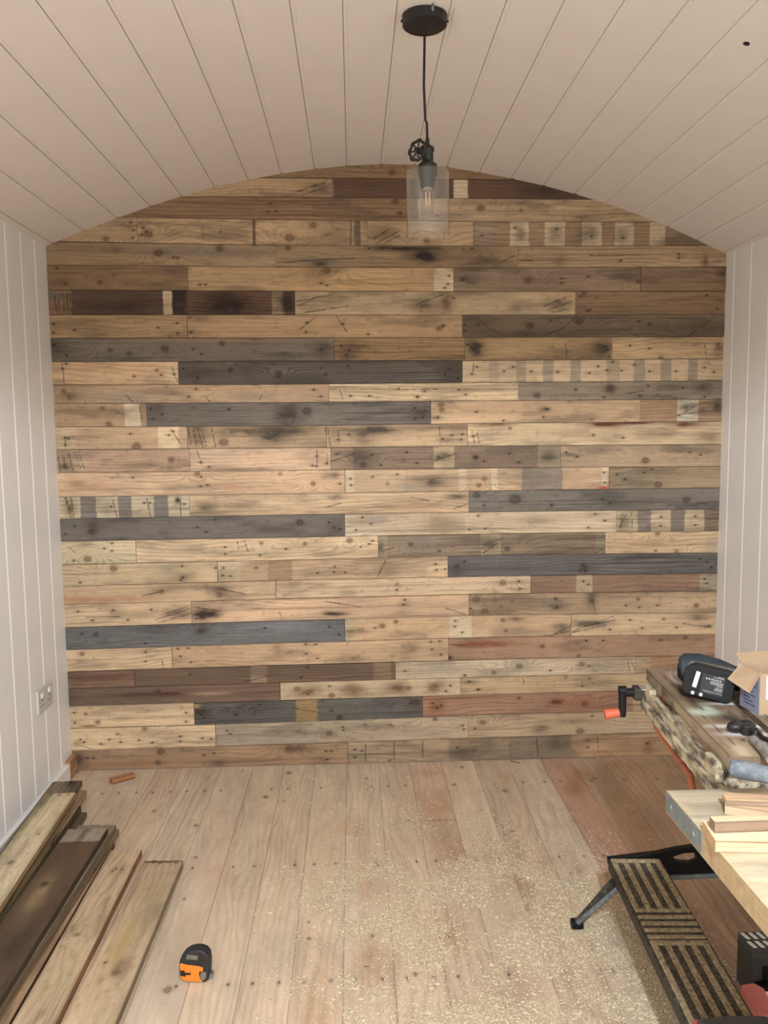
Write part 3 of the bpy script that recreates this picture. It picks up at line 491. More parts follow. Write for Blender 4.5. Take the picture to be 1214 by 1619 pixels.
def wall_boards():
    G = Grid(); rng = random.Random(5)
    for bi, (r, x0, x1, base, op) in enumerate(BD):
        ymid = float(np.interp((x0+x1)/2, BX, [(a+b)/2 for a, b in zip(ROWB[r], ROWB[r+1])]))
        X0 = wx(x0, ymid) if x0 > 130 or r < 4 else -.004
        X1 = wx(x1, ymid) if x1 < 1100 or r < 4 else W+.004
        X0 = max(X0, -.004); X1 = min(X1, W+.004)
        us = np.linspace(X0+.0006, X1-.0006, max(8, int((X1-X0)/.0035)))
        zt = row_z(r, us)-.0007; zb = row_z(r+1, us)+.0007
        if r == 0: zt = us*0+2.40
        if r == 0 or r == 1 or r == 2: zb = row_z(r+1, us)+.0007
        n = max(10, int(.09/.0028))
        t = np.linspace(0, 1, n)
        Z = zb[:, None]*(1-t)+zt[:, None]*t; X = np.repeat(us[:, None], n, 1)
        cz = ceil_z(X)+.004
        Wd = float(np.mean(zt-zb)); zb0 = float(np.mean(zb))
        v = Z-zb[:, None]
        S = .00247
        def q(x, y):
            p = at(x, y, 1, 0.0); return float(p[0]), float(p[2]-np.interp(p[0], us, zb))
        kn = [(*q(a, b), c*S) for a, b, c in op.get('k', [])]
        nl = [q(a, b) for a, b in op.get('n', [])]
        pt = [(wx(a, ymid), wx(b, ymid), c, d) for a, b, c, d in op.get('p', [])]
        ck = [(*q(a, b), *q(c, d), .0018) for a, b, c, d in op.get('c', [])]
        stn = [(*q(a, b), c*S, d*S, e, f) for a, b, c, d, e, f in op.get('s', [])]
        grey = base[0]-base[2] < 28
        dark = sum(base) < 330
        if r <= 7: base = tuple(c*.94 for c in base)  # upper rows darkened: the weaker light up there put into their colour
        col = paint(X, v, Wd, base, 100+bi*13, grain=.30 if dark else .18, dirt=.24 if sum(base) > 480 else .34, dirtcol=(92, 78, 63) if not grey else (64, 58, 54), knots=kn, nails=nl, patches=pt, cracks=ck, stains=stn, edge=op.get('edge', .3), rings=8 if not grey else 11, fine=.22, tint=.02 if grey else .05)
        Z = np.minimum(Z, cz)
        off = rng.uniform(-.0025, .0025)
        front = np.stack([X, np.full_like(X, off), Z], -1)
        guv = np.stack([X+bi*.37, v+bi*.193, np.full_like(X, bi)], -1)
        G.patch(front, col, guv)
        for side in (0, -1):
            e = front[:, side]; back = e.copy(); back[:, 1] = .018
            G.patch(np.stack([e, back], 1), np.stack([col[:, side]]*2, 1)*.9, np.stack([guv[:, side]]*2, 1), flip=(side == 0))
            e = front[side]; back = e.copy(); back[:, 1] = .018
            G.patch(np.stack([e, back], 1), np.stack([col[side]]*2, 1)*.9, np.stack([guv[side]]*2, 1), flip=(side == -1))
    # dark backing the boards are nailed to
    X = np.linspace(-.03, W+.03, 40); Zr = np.array([-.01, 1.0]);
    P = np.stack([np.stack([X, X*0+.019, X*0-.01], -1), np.stack([X, X*0+.019, ceil_z(X)+.01], -1)], 1)
    G.patch(P, lin((58, 44, 34)), P.copy())
    P2 = P.copy(); P2[..., 1] = .05
    G.patch(P2, lin((58, 44, 34)), P2.copy(), flip=True)
    return struct(G.build('wall_back', M_WOOD))
wall_boards()

# ------------------------------------------------------------------ floor boards
FJ = [-.04, .085, .212, .339, .466, .594, .720, .846, .971, 1.099, 1.226, 1.353, 1.480, 1.611, 1.743, 1.885, 2.005, 2.133, 2.26, 2.388, 2.515, 2.64]
DUST = []   # sawdust heaps: (x, y, rx, ry, amount)
for (px, py, rx, ry, am) in [(620, 1430, .22, .16, .8), (700, 1470, .25, .2, .9), (880, 1430, .22, .22, .8), (820, 1530, .3, .2, 1.0), (980, 1560, .22, .2, 1.0), (600, 1590, .14, .12, .9), (560, 1400, .16, .1, .6), (740, 1400, .3, .14, .6),
                             (500, 1560, .14, .12, .45), (760, 1600, .2, .1, .7), (960, 1480, .15, .14, .9), (690, 1330, .35, .2, .35), (560, 1260, .25, .18, .15), (700, 1600, .3, .1, .8), (870, 1600, .3, .1, 1.0)]:
    p = atz(px, py, 0); DUST.append((p[0], p[1], rx, ry, am))
def dust_density(x, y):
    d = 0*x
    for (a, b, rx, ry, am) in DUST: d = d+am*np.exp(-((x-a)/rx)**2-((y-b)/ry)**2)
    return d
def dust_clumps(x, y):
    n = fbm(x, y, 7, 7, 4242, 5); return dust_density(x, y)*(.12+1.25*sm(n, .38, .66))
def floor():
    G = Grid(); S = .0025
    fk = {}
    feat_k = [(457, 1222, .012), (120+400, 1420, .010), (265, 1565, .012), (798, 1250, .012), (600, 1367, .010), (1060, 1500, .010), (730, 1213, .010), (420, 1260, .012), (310, 1305, .008)]
    feat_s = [(680, 1222, .055, .06, (186, 136, 100), .7), (688, 1275, .05, .16, (190, 138, 100), .75), (575, 1330, .035, .20, (184, 140, 96), .55), (580, 1390, .045, .14, (182, 132, 96), .6), (590, 1520, .05, .10, (166, 118, 82), .7), (720, 1350, .05, .14, (178, 128, 88), .7), (700, 1480, .06, .10, (186, 140, 100), .6),
              (802, 1230, .03, .06, (160, 110, 80), .5), (870, 1430, .04, .10, (160, 104, 72), .7), (795, 1370, .04, .14, (158, 110, 78), .6), (920, 1270, .05, .5, (182, 136, 104), .4), (960, 1320, .06, .6, (176, 126, 94), .6), (1060, 1400, .06, .3, (172, 122, 90), .5), (820, 1560, .05, .10, (176, 130, 92), .5), (440, 1500, .06, .10, (140, 132, 118), .4), (545, 1310, .04, .05, (196, 150, 104), .5),
              (505, 1600, .05, .22, (190, 142, 98), .5), (345, 1380, .05, .18, (196, 152, 108), .4), (1040, 1330, .05, .3, (166, 120, 88), .4), (500, 1250, .3, .05, (204, 182, 152), .35)]
    pts_s = [(*atz(a, b, 0)[:2], c, d, e, f*.62) for a, b, c, d, e, f in feat_s]
    pts_k = [(*atz(a, b, 0)[:2], r) for a, b, r in feat_k]
    rs = random.Random(9)
    bases = [(212, 186, 154), (208, 182, 150), (214, 190, 158), (204, 176, 144), (210, 184, 154)]
    for i in range(len(FJ)-1):
        x0, x1 = FJ[i]+.0004, FJ[i+1]-.0004
        ys = np.concatenate([np.linspace(.03, -2.35, 560), np.linspace(-2.4, YF, 30)])
        n = 34; xs = np.linspace(x0, x1, n)
        Y, X = np.meshgrid(ys, xs, indexing='ij')
        u = -Y; v = X-x0; Wd = x1-x0
        base = bases[rs.randrange(5)]
        if 1.88 < x0 < 2.0: base = (190, 150, 122)
        if x0 > 2.0: base = (196, 162, 130)  # right-hand boards darker brown: the bench's shade put into their colour
        stn = [(-b, a-x0, d, c, e, f) for a, b, c, d, e, f in pts_s if abs(a-(x0+x1)/2) < .14+c]
        kn = [(-b, a-x0, r) for a, b, r in pts_k if x0 < a < x1]
        for k in range(rs.randint(1, 3)): kn.append((rs.uniform(0, 2.2), rs.uniform(.02, Wd-.02), rs.uniform(.004, .008)))
        nl = [(q_, vv) for q_ in (.22, .78, 1.34, 1.9) for vv in (.03, Wd-.03) if rs.random() < .7]
        sp = [rs.uniform(.3, 2.2)]
        ck = [(s_, 0, s_, Wd, .0012) for s_ in sp] if rs.random() < .45 else []
        if i == 4 or i == 5: ck = [(1.27, 0, 1.27, Wd, .0012)] if i == 4 else []
        col = paint(u, v, Wd, base, 900+i*29, grain=.12, dirt=.14, dirtcol=(150, 126, 98), knots=kn, nails=nl, cracks=ck, stains=stn, rings=7, streak=.10, edge=.14, fine=.12, tint=.06)
        # ground-in fine sawdust lightens the boards
        dd = np.clip(dust_clumps(X, Y), 0, 1)
        dd = np.clip(sm(dd, .25, 1.0)*.5, 0, .5)[..., None]
        col = col*(1-dd)+lin((206, 184, 148))*dd
        P = np.stack([X, Y, np.zeros_like(X)], -1)
        guv = np.stack([u+i*.31, v+i*.17, u*0], -1)
        G.patch(P, col, guv)
        for sd in (0, -1):
            e = P[:, sd]; lo = e.copy(); lo[:, 2] = -.006
            G.patch(np.stack([e, lo], 1), np.stack([col[:, sd]]*2, 1)*.8, np.stack([guv[:, sd]]*2, 1), flip=(sd == 0))
    P = np.array([[[-.05, .05, -.006], [-.05, YF, -.006]], [[W+.05, .05, -.006], [W+.05, YF, -.006]]], float)
    G.patch(P, lin((60, 42, 30)), P.copy())
    P2 = P.copy(); P2[..., 2] = -.05
    G.patch(P2, lin((60, 42, 30)), P2.copy(), flip=True)
    return struct(G.build('floor', M_FLOOR))
floor()

def sawdust():
    rs = np.random.RandomState(3); N = 700000
    x = rs.uniform(.75, 2.2, N); y = rs.uniform(-1.75, -.02, N)
    d = dust_clumps(x, y)+.008
    keep = rs.rand(N) < np.clip(d, 0, 1.1)*.26
    x, y = x[keep], y[keep]; n = len(x)
    s = rs.uniform(.0006, .0017, n)*np.where(rs.rand(n) < .06, 1.7, 1); a = rs.uniform(0, math.pi, n); el = rs.uniform(1.0, 2.4, n)
    ca, sa = np.cos(a), np.sin(a); z0 = rs.uniform(.0003, .0016, n); tl = rs.uniform(-.0012, .0012, (n, 2))
    V = np.zeros((n, 5, 3))
    for k, (i, j) in enumerate(((-1, -1), (1, -1), (1, 1), (-1, 1))):
        px, py = i*s*el, j*s
        V[:, k, 0] = x+px*ca-py*sa; V[:, k, 1] = y+px*sa+py*ca
        V[:, k, 2] = z0+.0002
    V[:, 4, 0] = x; V[:, 4, 1] = y; V[:, 4, 2] = z0+s*.8
    V = V.reshape(-1, 3); b = (np.arange(n)*5)[:, None]
    tri = np.concatenate([b+np.array([[0, 1, 4]]), b+np.array([[1, 2, 4]]), b+np.array([[2, 3, 4]]), b+np.array([[3, 0, 4]])])
    me = bpy.data.meshes.new('sawdust'); me.from_pydata(V.tolist(), [], tri.tolist())
    cols = lin((222, 202, 168))*np.repeat(rs.uniform(.6, 1.2, (n, 1)), 5, 0)*np.array([1, 1, 1])
    ca_ = me.attributes.new('Col', 'FLOAT_COLOR', 'POINT'); ca_.data.foreach_set('color', np.c_[np.clip(cols, 0, 1), np.ones(len(cols))].astype(np.float32).ravel())
    m, nt, bs = nodes('sawdust_flakes'); t = nt.nodes.new('ShaderNodeAttribute'); t.attribute_name = 'Col'; nt.links.new(t.outputs['Color'], bs.inputs['Base Color']); bs.inputs['Roughness'].default_value = .9
    me.materials.append(m); o = bpy.data.objects.new('sawdust', me); C.objects.link(o)
    tag(o, 'pale sawdust and small chips scattered over the middle of the floorboards', 'sawdust', kind='stuff')
sawdust()

# skirting along the left wall
struct(MB().box(0.0006, -2.6, .0005, .020, -.085, .062).build('baseboard_left', M_WALL, bevel=.002))
g = Grid()
def box_board(G, O, A, Bv, L, Wd, T, base, seed, **kw):
    """board: O = far right top corner, A = unit direction along, Bv = unit direction across; painted on every face"""
    O = np.array(O, float); A = np.array(A, float); Bv = np.array(Bv, float); N = np.array([0, 0, 1.0]) if 'N' not in kw else np.array(kw.pop('N'), float)
    res = kw.pop('res', .005); endcol = kw.pop('endcol', None); side = kw.pop('side', None); wav = kw.pop('wav', .0007); rag = kw.pop('rag', 0.0)
    nu = max(6, int(L/res)); nv = max(5, int(Wd/res)); nt_ = 5
    us = np.linspace(0, L, nu); vs = np.linspace(0, Wd, nv); ts = np.linspace(0, T, nt_)
    w0 = (vnoise(us, us*0, 9, 1, seed+5)-.5)*wav*2; w1 = (vnoise(us, us*0, 9, 1, seed+6)-.5)*wav*2
    e0 = (vnoise(vs, vs*0, 60, 1, seed+8)-.5)*rag*2
    U, V_ = np.meshgrid(us, vs, indexing='ij')
    Vw = V_+w0[:, None]*(1-V_/Wd)+w1[:, None]*V_/Wd
    Uw = U+e0[None, :]*np.clip(1-U/.05, 0, 1)
    col = paint(U, V_, Wd, base, seed, **kw)
    def pos(u, v, t): return O+u[..., None]*A+v[..., None]*Bv-t[..., None]*N
    off = seed*.173
    G.patch(pos(Uw, Vw, U*0), col, np.stack([U+off, V_+off, U*0], -1))
    G.patch(pos(Uw, Vw, U*0+T), col*.8, np.stack([U+off, V_+off, U*0], -1), flip=True)
    sc = side or base
    for k in (0, -1):
        TT, UU = np.meshgrid(ts, us, indexing='xy')
        cs = paint(UU, TT, T, sc, seed+40+k, grain=.2, dirt=kw.get('dirt', .2)*1.1, rings=3, edge=.5, dirtcol=kw.get('dirtcol', (80, 62, 46)))
        vv = np.repeat(Vw[:, k][:, None], nt_, 1); uu = np.repeat(Uw[:, k][:, None], nt_, 1)
        G.patch(pos(uu, vv, TT), cs, np.stack([UU+off, TT+off+3, UU*0], -1), flip=(k == 0))
        TT, VV = np.meshgrid(ts, vs, indexing='xy')
        ce = lin(endcol or sc)*(1-.25*vnoise(VV, TT, 220, 160, seed+k+50))[..., None]*.9
        G.patch(pos(np.repeat(Uw[k][:, None], nt_, 1), np.repeat(Vw[k][:, None], nt_, 1), TT), ce, np.stack([VV+off, TT, VV*0], -1), flip=(k == -1))
box_board(g, (.022, -.004, .072), (0, -1, 0), (-1, 0, 0), .082, .0214, .0715, (196, 150, 106), 611, res=.004)
struct(g.build('trim_1', M_WOOD))

# ================================================================== LOOSE BOARDS ON THE LEFT
def loose(name, label, far, near, z, Wd, T, L, base, seed, group=None, parts=None, **kw):
    P1 = atz(far[0], far[1], z); P2 = atz(near[0], near[1], z)
    A = P2-P1; A[2] = 0; A = A/np.linalg.norm(A); B = np.array([A[1], -A[0], 0.0])
    if B[0] > 0: B = -B
    G = Grid(); box_board(G, np.zeros(3), A, B, L, Wd, T, base, seed, **kw)
    o = G.build(name, M_WOOD); o.location = P1
    return tag(o, label, 'wooden board', group)
DK = (84, 66, 48)
GA = 'boards stacked against the left wall'; GB = 'boards stacked in the middle pile'; GC = 'single boards on the floor'
def kk(*a): return list(a)
loose('wooden_plank', 'pale weathered plank lying on top of the stack beside the white left wall', (120, 1253), (0, 1434), .100, .102, .018, 1.25, (204, 184, 146), 21, GA, side=(176, 138, 84), dirt=.24,
      knots=[(.47, .055, .010)], nails=[(.012, .022), (.014, .052), (.010, .082), (.30, .03)], stains=[(.05, .09, .08, .02, (110, 104, 62), .7), (.2, .095, .2, .010, (120, 110, 66), .6), (1.0, .05, .2, .05, (150, 120, 84), .4)])
loose('wooden_plank', 'grey-brown plank end sticking out furthest to the back wall, directly under the pale top plank', (130, 1234), (12, 1412), .081, .105, .018, 1.2, (132, 116, 88), 22, GA, side=(120, 104, 76), dirt=.5, dirtcol=(58, 50, 42), rag=.004, stains=[(.02, .03, .03, .02, (50, 42, 36), .8)])
loose('wooden_plank', 'tan-edged plank third from the top of the stack by the left wall', (137, 1249), (0, 1447), .062, .100, .019, 1.2, (146, 124, 90), 23, GA, side=(176, 146, 98), dirt=.4, rag=.003)
loose('wooden_plank', 'dark brown plank with a pointed end below the tan-edged plank by the left wall', (128, 1275), (0, 1473), .042, .085, .020, 1.2, (92, 76, 52), 24, GA, side=(84, 68, 46), dirt=.5, rag=.004)
loose('wooden_plank', 'grey-green plank lowest of the stack by the left wall', (137, 1284), (0, 1493), .0205, .082, .020, 1.2, (104, 94, 70), 25, GA, side=(112, 100, 74), dirt=.5)
loose('wooden_plank', 'wide dark chocolate-brown plank with a grey end on the middle stack', (170, 1309), (-6, 1590), .082, .125, .020, 1.3, (92, 70, 50), 31, GB, side=(66, 50, 38), dirt=.4, dirtcol=(50, 38, 30), rag=.006,
      patches=[(-.01, .085, (150, 134, 112), .85)], stains=[(.38, .075, .10, .025, (150, 122, 84), .6), (.62, .05, .1, .04, (60, 46, 34), .6), (.85, .06, .12, .03, (110, 88, 62), .5)], knots=[(.33, .08, .012)])
loose('wooden_plank', 'thin grey plank with pale upper edge, directly under the chocolate-brown plank', (184, 1304), (10, 1580), .061, .125, .019, 1.3, (148, 130, 104), 32, GB, side=(112, 98, 74), dirt=.35, rag=.004)
loose('wooden_plank', 'brown plank with rounded end between grey and bottom planks of the middle stack', (188, 1311), (22, 1568), .041, .095, .019, 1.3, (150, 122, 90), 33, GB, side=(150, 116, 78), dirt=.35, rag=.004)
loose('wooden_plank', 'light-topped plank at the bottom of the middle stack, its edge dark', (181, 1331), (14, 1619), .021, .10, .020, 1.3, (184, 150, 108), 34, GB, side=(104, 72, 48), dirt=.3)
loose('wooden_plank', 'single pale plank with orange-brown edge on the floor, next to the middle stack', (224, 1343), (87, 1619), .024, .098, .023, 1.3, (202, 174, 136), 41, GC, side=(176, 118, 70), dirt=.26,
      stains=[(.60, .04, .1, .04, (170, 160, 110), .3)], nails=[(.12, .03), (.13, .055)], cracks=[(.11, .05, .14, .045, .0012)], knots=[(.45, .06, .007)])
loose('wooden_plank', 'single pale plank with a dark ragged end, the one nearest the tape measure', (290, 1360), (182, 1619), .021, .122, .020, 1.3, (192, 164, 126), 42, GC, side=(150, 134, 104), dirt=.3, rag=.004,
      stains=[(.004, .06, .008, .07, (70, 60, 44), .9), (.42, .07, .10, .02, (176, 140, 70), .5), (.25, .05, .12, .05, (160, 138, 100), .4), (.52, .045, .04, .02, (112, 86, 56), .6)], nails=[(.015, .02), (.015, .07), (.012, .09), (.5, .09)], knots=[(.54, .05, .012)])
# ragged dark board tip at the wall
P = atz(36, 1288, .045)
G = Grid(); box_board(G, np.zeros(3), (.05, -.9987, 0), (-.9987, -.05, 0), .7, .045, .022, (96, 74, 54), 51, dirt=.5, dirtcol=(48, 38, 30), rag=.01, wav=.004, stains=[(.3, .03, .2, .03, (120, 74, 52), .5)])
o = G.build('wooden_batten', M_WOOD); o.location = (.074, -.50, .0225)
tag(o, 'dark ragged batten squeezed between the white skirting and the pale top plank', 'wooden board')

def offcut(name, label, px0, px1, Wd, T, base, seed):
    a = atz(*px0, 0); b = atz(*px1, 0); A = b-a; L = np.linalg.norm(A); A /= L; B = np.array([-A[1], A[0], 0])
    G = Grid(); box_board(G, np.zeros(3), A, B, L, Wd, T, base, seed, res=.003, side=(184, 120, 72), wav=.002, rag=.004, dirt=.2)
    o = G.build(name, M_WOOD); o.location = (a[0], a[1], T+.0006); return tag(o, label, 'wood offcut')
offcut('wood_offcut', 'small orange-brown wood offcut lying on the floor near the left end of the plank wall', (177, 1241), (213, 1231), .026, .019, (176, 124, 80), 61)
offcut('wood_splinter', 'thin orange wood splinter on the floor at the foot of the plank wall', (807, 1204), (821, 1207), .005, .003, (216, 166, 110), 62)

# socket on the left wall
s1 = at(56, 1096, 0, 0); s2 = at(79, 1082, 0, 0)
yc = -.268; zc = .392
sk = thing('wall_socket', 'white double power socket with two switches on the left wall', 'power socket', (0.0008, yc, zc))
MB().box(0, -.073, -.043, .010, .073, .043).build('faceplate', mat('socket_plastic', (206, 198, 184), .4), sk, bevel=.003)
for dy in (-.036, .036):
    MB().box(.0095, dy-.010, .010, .0145, dy+.010, .028).build('rocker_switch', M_WHITE, sk, bevel=.0015)
    h = MB(); h.box(.0098, dy-.003, -.002, .0106, dy+.003, .006); h.box(.0098, dy-.013, -.020, .0106, dy-.006, -.016); h.box(.0098, dy+.006, -.020, .0106, dy+.013, -.016)
    h.build('socket_holes', M_BLACK, sk)

# ================================================================== TAPE MEASURE
a = atz(284, 1556, 0); b = atz(331, 1556, 0)
tm = thing('tape_measure', 'black and orange tape measure lying on the floorboards beside the planks', 'tape measure', (a[0]+.038, a[1]+.034, .0006), math.radians(-5))
TM = Matrix.Translation((0, 0, .0415)) @ Matrix.Rotation(math.pi/2, 4, 'X') @ Matrix.Scale(.93, 4)
out = [(-.040, -.030), (-.034, -.040), (-.022, -.0435), (.026, -.0445), (.036, -.040), (.040, -.026), (.042, .010), (.040, .030), (.032, .041), (.018, .046), (.004, .046), (-.012, .042), (-.026, .033), (-.036, .020), (-.040, .006)]
MB().prism(out, 0, .034).build('case', mat('tape_case_rubber', (34, 32, 34), .6, noise=.3, nscale=150), tm, bevel=.005, seg=3)
org = [(-.037, -.029), (-.031, -.037), (-.020, -.0405), (.022, -.0415), (.020, -.034), (.014, -.026), (.014, -.012), (.024, -.012), (.025, -.001), (.010, .003), (-.020, .006), (-.034, .010), (-.037, .006)]
MB().prism(org, .033, .0352).build('orange_panel', M_ORANGE2, tm, bevel=.0006)
MB().prism([(-.036, -.010), (-.024, -.010), (-.024, -.016), (-.008, -.016), (-.008, -.022), (-.022, -.022), (-.022, -.027), (-.036, -.025)], .0350, .0360).build('logo_mark', M_BLACK, tm)
MB().prism([(-.020, .022), (.010, .020), (.013, .032), (-.016, .035)], .0335, .0352).build('label_plate', M_TAPEG, tm)
MB().prism([(.016, -.034), (.026, -.036), (.033, -.028), (.034, -.014), (.022, -.012), (.018, -.018)], .0335, .0368).build('lock_lever', M_TAPEG, tm, bevel=.0008)
MB().box(.036, -.040, .004, .046, -.028, .022).build('end_hook', M_STEEL, tm, bevel=.0006)

for ch_ in tm.children: ch_.matrix_local = TM

# ================================================================== PENDANT LAMP
lx, ly = 1.332, -1.157
lt = thing('pendant_lamp', 'black pendant lamp with a valve wheel and clear glass cylinder hanging from the ceiling', 'pendant lamp', (lx, ly, 0))
cz_ = float(ceil_z(lx))-.001
MB().lathe([(.0, -.026), (.048, -.026), (.0535, -.022), (.0545, -.002), (.0545, 0), (0, 0)], (0, 0, cz_)).build('ceiling_canopy', M_BLACK, lt, smooth=True)
for s_ in (-1, 1): MB().cyl((s_*.054, 0, cz_-.012), (s_*.058, 0, cz_-.012), .003).build('screw', M_BLACK, lt)
MB().box(.012, -.0535, cz_-.012, .017, -.0515, cz_-.001).box(.012, -.066, cz_-.0025, .017, -.0535, cz_-.001).build('bracket_strip', M_STEEL, lt)
# heights of the lower pieces along the sight lines
def zat(px, py): 
    p = at(px, py, 1, ly); return float(p[0]-lx), float(p[2])
xo, zs = zat(675.5, 222)
gx, gz0 = zat(674.5, 272); _, gz1 = zat(674, 372)
pts = [(0, 0, cz_-.02), (-.001, 0, cz_-.08), (-.003, 0, cz_-.16), (0, 0, cz_-.24), (xo*.8, 0, zs+.04), (xo, 0, zs)]
MB().tube(pts, .0031, 10).build('cord', M_CORD, lt, smooth=True)
zt_ = zs
_, zc1 = zat(675, 258); _, zc2 = zat(675, 266); _, zb1 = zat(675, 301)
MB().lathe([(0, .004), (.005, .004), (.0055, -.008), (.009, -.012), (.0145, -.015), (.0170, -.018), (.0170, -.026), (.0145, -.029), (.0145, zc1-zt_+.004), (.018, zc1-zt_), (.023, zc1-zt_-.004), (.0245, zc1-zt_-.012), (.022, zc1-zt_-.018), (0, zc1-zt_-.018)], (xo, 0, zt_)).build('stem', M_BLACK, lt, smooth=True)
MB().lathe([(0, 0), (.024, 0), (.0235, -.012), (.0185, -.024), (.017, -.040), (.015, -.046), (0, -.046)], (xo, 0, zc2-.002)).build('lamp_holder', mat('holder_green_black', (38, 42, 40), .55), lt, smooth=True)
# valve wheel, on a short spindle to the left
wx_, wz_ = zat(660, 242)
wc = Vector((wx_-.002, -.020, wz_)); ax = Vector((-.66, -.74, .10)).normalized()
hub0 = Vector((xo, 0, wz_-.003))
sp = MB().cyl(hub0, wc, .0075, .006, 16); sp.build('valve_spindle', M_BLACK, lt, smooth=True)
t1 = ax.cross(Vector((0, 0, 1))).normalized(); t2 = ax.cross(t1)
wm = MB(); R0 = .0235
ring = [wc+t1*math.cos(q)*R0*(1+.07*math.cos(7*q))+t2*math.sin(q)*R0*(1+.07*math.cos(7*q)) for q in [2*math.pi*k/64 for k in range(65)]]
wm.tube(ring, .0034, 8)
for k in range(7):
    q = 2*math.pi*k/7; wm.cyl(wc, wc+(t1*math.cos(q)+t2*math.sin(q))*R0, .0022, n=8)
wm.cyl(wc-ax*.004, wc+ax*.006, .0065, n=16)
wm.build('valve_wheel', M_BLACK, lt, smooth=True)
# glass jar and bulb
H = gz0-gz1; Rg = .0530
MB().lathe([(Rg-.0022, 0), (Rg-.0022, H-.003), (Rg-.0032, H-.001), (.024, H-.001), (.024, H+.0012), (Rg-.002, H+.0012), (Rg, H-.002), (Rg, 0)], (xo, 0, gz1), n=64, closed=True).build('glass_shade', M_GLASS, lt, smooth=True)
bz = zc2-.048
MB().lathe([(.0125, .002), (.0135, -.010), (.0155, -.024), (.0165, -.040), (.016, -.052), (.0145, -.064), (.0135, -.064), (.015, -.052), (.0155, -.040), (.0145, -.024), (.0125, -.010), (.0115, .002)], (xo, 0, bz), n=40, closed=True).build('bulb', M_BULB, lt, smooth=True)
MB().cyl((xo, 0, bz+.004), (xo, 0, bz-.002), .0125).build('bulb_cap', M_CHROME, lt, smooth=True)
for dx in (-.005, .005): MB().cyl((xo+dx, 0, bz-.008), (xo+dx*.8, 0, bz-.040), .0009, n=8).build('filament', M_FIL, lt)

# small hole in the ceiling boards, drawn as a dark disc
hx = None
for yy in np.linspace(-3.0, -.2, 2800):
    p = at(1180, 68, 1, yy)
    if p[2] <= ceil_z(p[0]): hx = p; break
    hx = p
hole_c = None; best = 9
for yy in np.linspace(-3.0, -.2, 4000):
    p = at(1180, 68.5, 1, yy); e = abs(p[2]-ceil_z(p[0]))
    if e < best: best = e; hole_c = p
o = MB().cyl((0, 0, -.0014), (0, 0, .004), .0075, n=20).build('ceiling_hole_disc', mat('hole_black', (26, 20, 18), .9)); o.location = (hole_c[0], hole_c[1], float(ceil_z(hole_c[0])))
o.rotation_euler = (0, math.atan(.36), 0)
tag(o, 'small dark round disc drawn as a hole in the white ceiling at upper right', 'ceiling hole')

# ================================================================== WORKBENCH WITH JAWS
ZB = .79
J0 = atz(1021.5, 1057, ZB); J1 = atz(1154.6, 1196, ZB)
dj = J1-J0; LJ = float(np.linalg.norm(dj)); ang = math.atan2(dj[1], dj[0])
# local frame: +x along the jaw towards the viewer, +y away to the right
wb = thing('workbench', 'paint-splattered folding workbench with wooden jaws and crank handle at the right wall', 'workbench', (J0[0], J0[1], 0), ang)
def jaw(y0, y1, seed, L, x0=0):
    G = Grid()
    box_board(G, (x0, y0, ZB), (1, 0, 0), (0, 1, 0), L, y1-y0, .026, (146, 120, 92), seed, res=.003, side=(168, 148, 118), dirt=.45, dirtcol=(70, 56, 44), wav=.0006, endcol=(140, 118, 92),
              stains=[(.30, .03, .02, .03, (176, 186, 160), .95), (.28, .045, .025, .012, (170, 180, 154), .9), (.05, .07, .03, .02, (224, 218, 208), .8), (.10, .04, .03, .006, (214, 208, 196), .8), (.38, .075, .010, .05, (226, 222, 214), .9), (.42, .07, .010, .04, (226, 222, 214), .9), (.46, .08, .008, .02, (226, 222, 214), .8),
                      (.34, .075, .03, .02, (60, 52, 46), .8), (.25, .10, .008, .04, (216, 212, 204), .8), (.18, .03, .08, .01, (70, 54, 42), .7), (.50, .03, .04, .02, (196, 176, 140), .6)],
              cracks=[(.05, .02, .30, .035, .001), (.10, .06, .26, .06, .001), (.3, .02, .5, .03, .001)], nails=[(.08, .07), (.45, .05)])
    o = G.build('wooden_jaw', M_WOOD, wb)
    return o
# direction across: away from viewer's left => local +y or -y ?
sgn = 1 if (math.cos(ang+math.pi/2) > 0) else -1
def yy(v): return v*sgn
def jaw2(w0, w1, seed):
    a, b = sorted((yy(w0), yy(w1))); return jaw(a, b, seed, LJ)
jaw2(0, .108, 71)
jaw2(.122, .34, 72)
jaw2(.354, .70, 73)
def bx(name, m, x0, w0, z0, x1, w1, z1, bevel=.002, parent=wb, rot=None):
    a, b = sorted((yy(w0), yy(w1)))
    return MB().box(x0, a, z0, x1, b, z1).build(name, m, parent, bevel=bevel)
# splattered steel channel along the front of the jaw, folded lip on top
ch = MB(); 
def wavy(y0, y1, z0, z1, x0, x1, n=26, seed=1):
    rs = random.Random(seed); ys = sorted((yy(y0), yy(y1)))
    bm = bmesh.new(); rings = []
    for i in range(n+1):
        x = x0+(x1-x0)*i/n; j = [rs.uniform(-.0012, .0012) for _ in range(8)]
        rings.append([bm.verts.new((x, ys[0]+j[0], z0+j[1])), bm.verts.new((x, ys[1]+j[2], z0+j[3])), bm.verts.new((x, ys[1]+j[4], z1+j[5])), bm.verts.new((x, ys[0]+j[6], z1+j[7]))])
    for a, b in zip(rings, rings[1:]):
        for k in range(4): bm.faces.new((a[k], a[(k+1) % 4], b[(k+1) % 4], b[k]))
    bm.faces.new(rings[0][::-1]); bm.faces.new(rings[-1])
    m = MB(); m.bm.free(); m.bm = bm; return m
wavy(-.018, .004, .701, .728, .02, LJ-.01, seed=4).build('front_channel', M_SPLAT, wb, bevel=.003)
wavy(-.012, .002, .728, .752, .03, LJ-.03, seed=6).build('channel_lip', M_SPLAT, wb, bevel=.002)
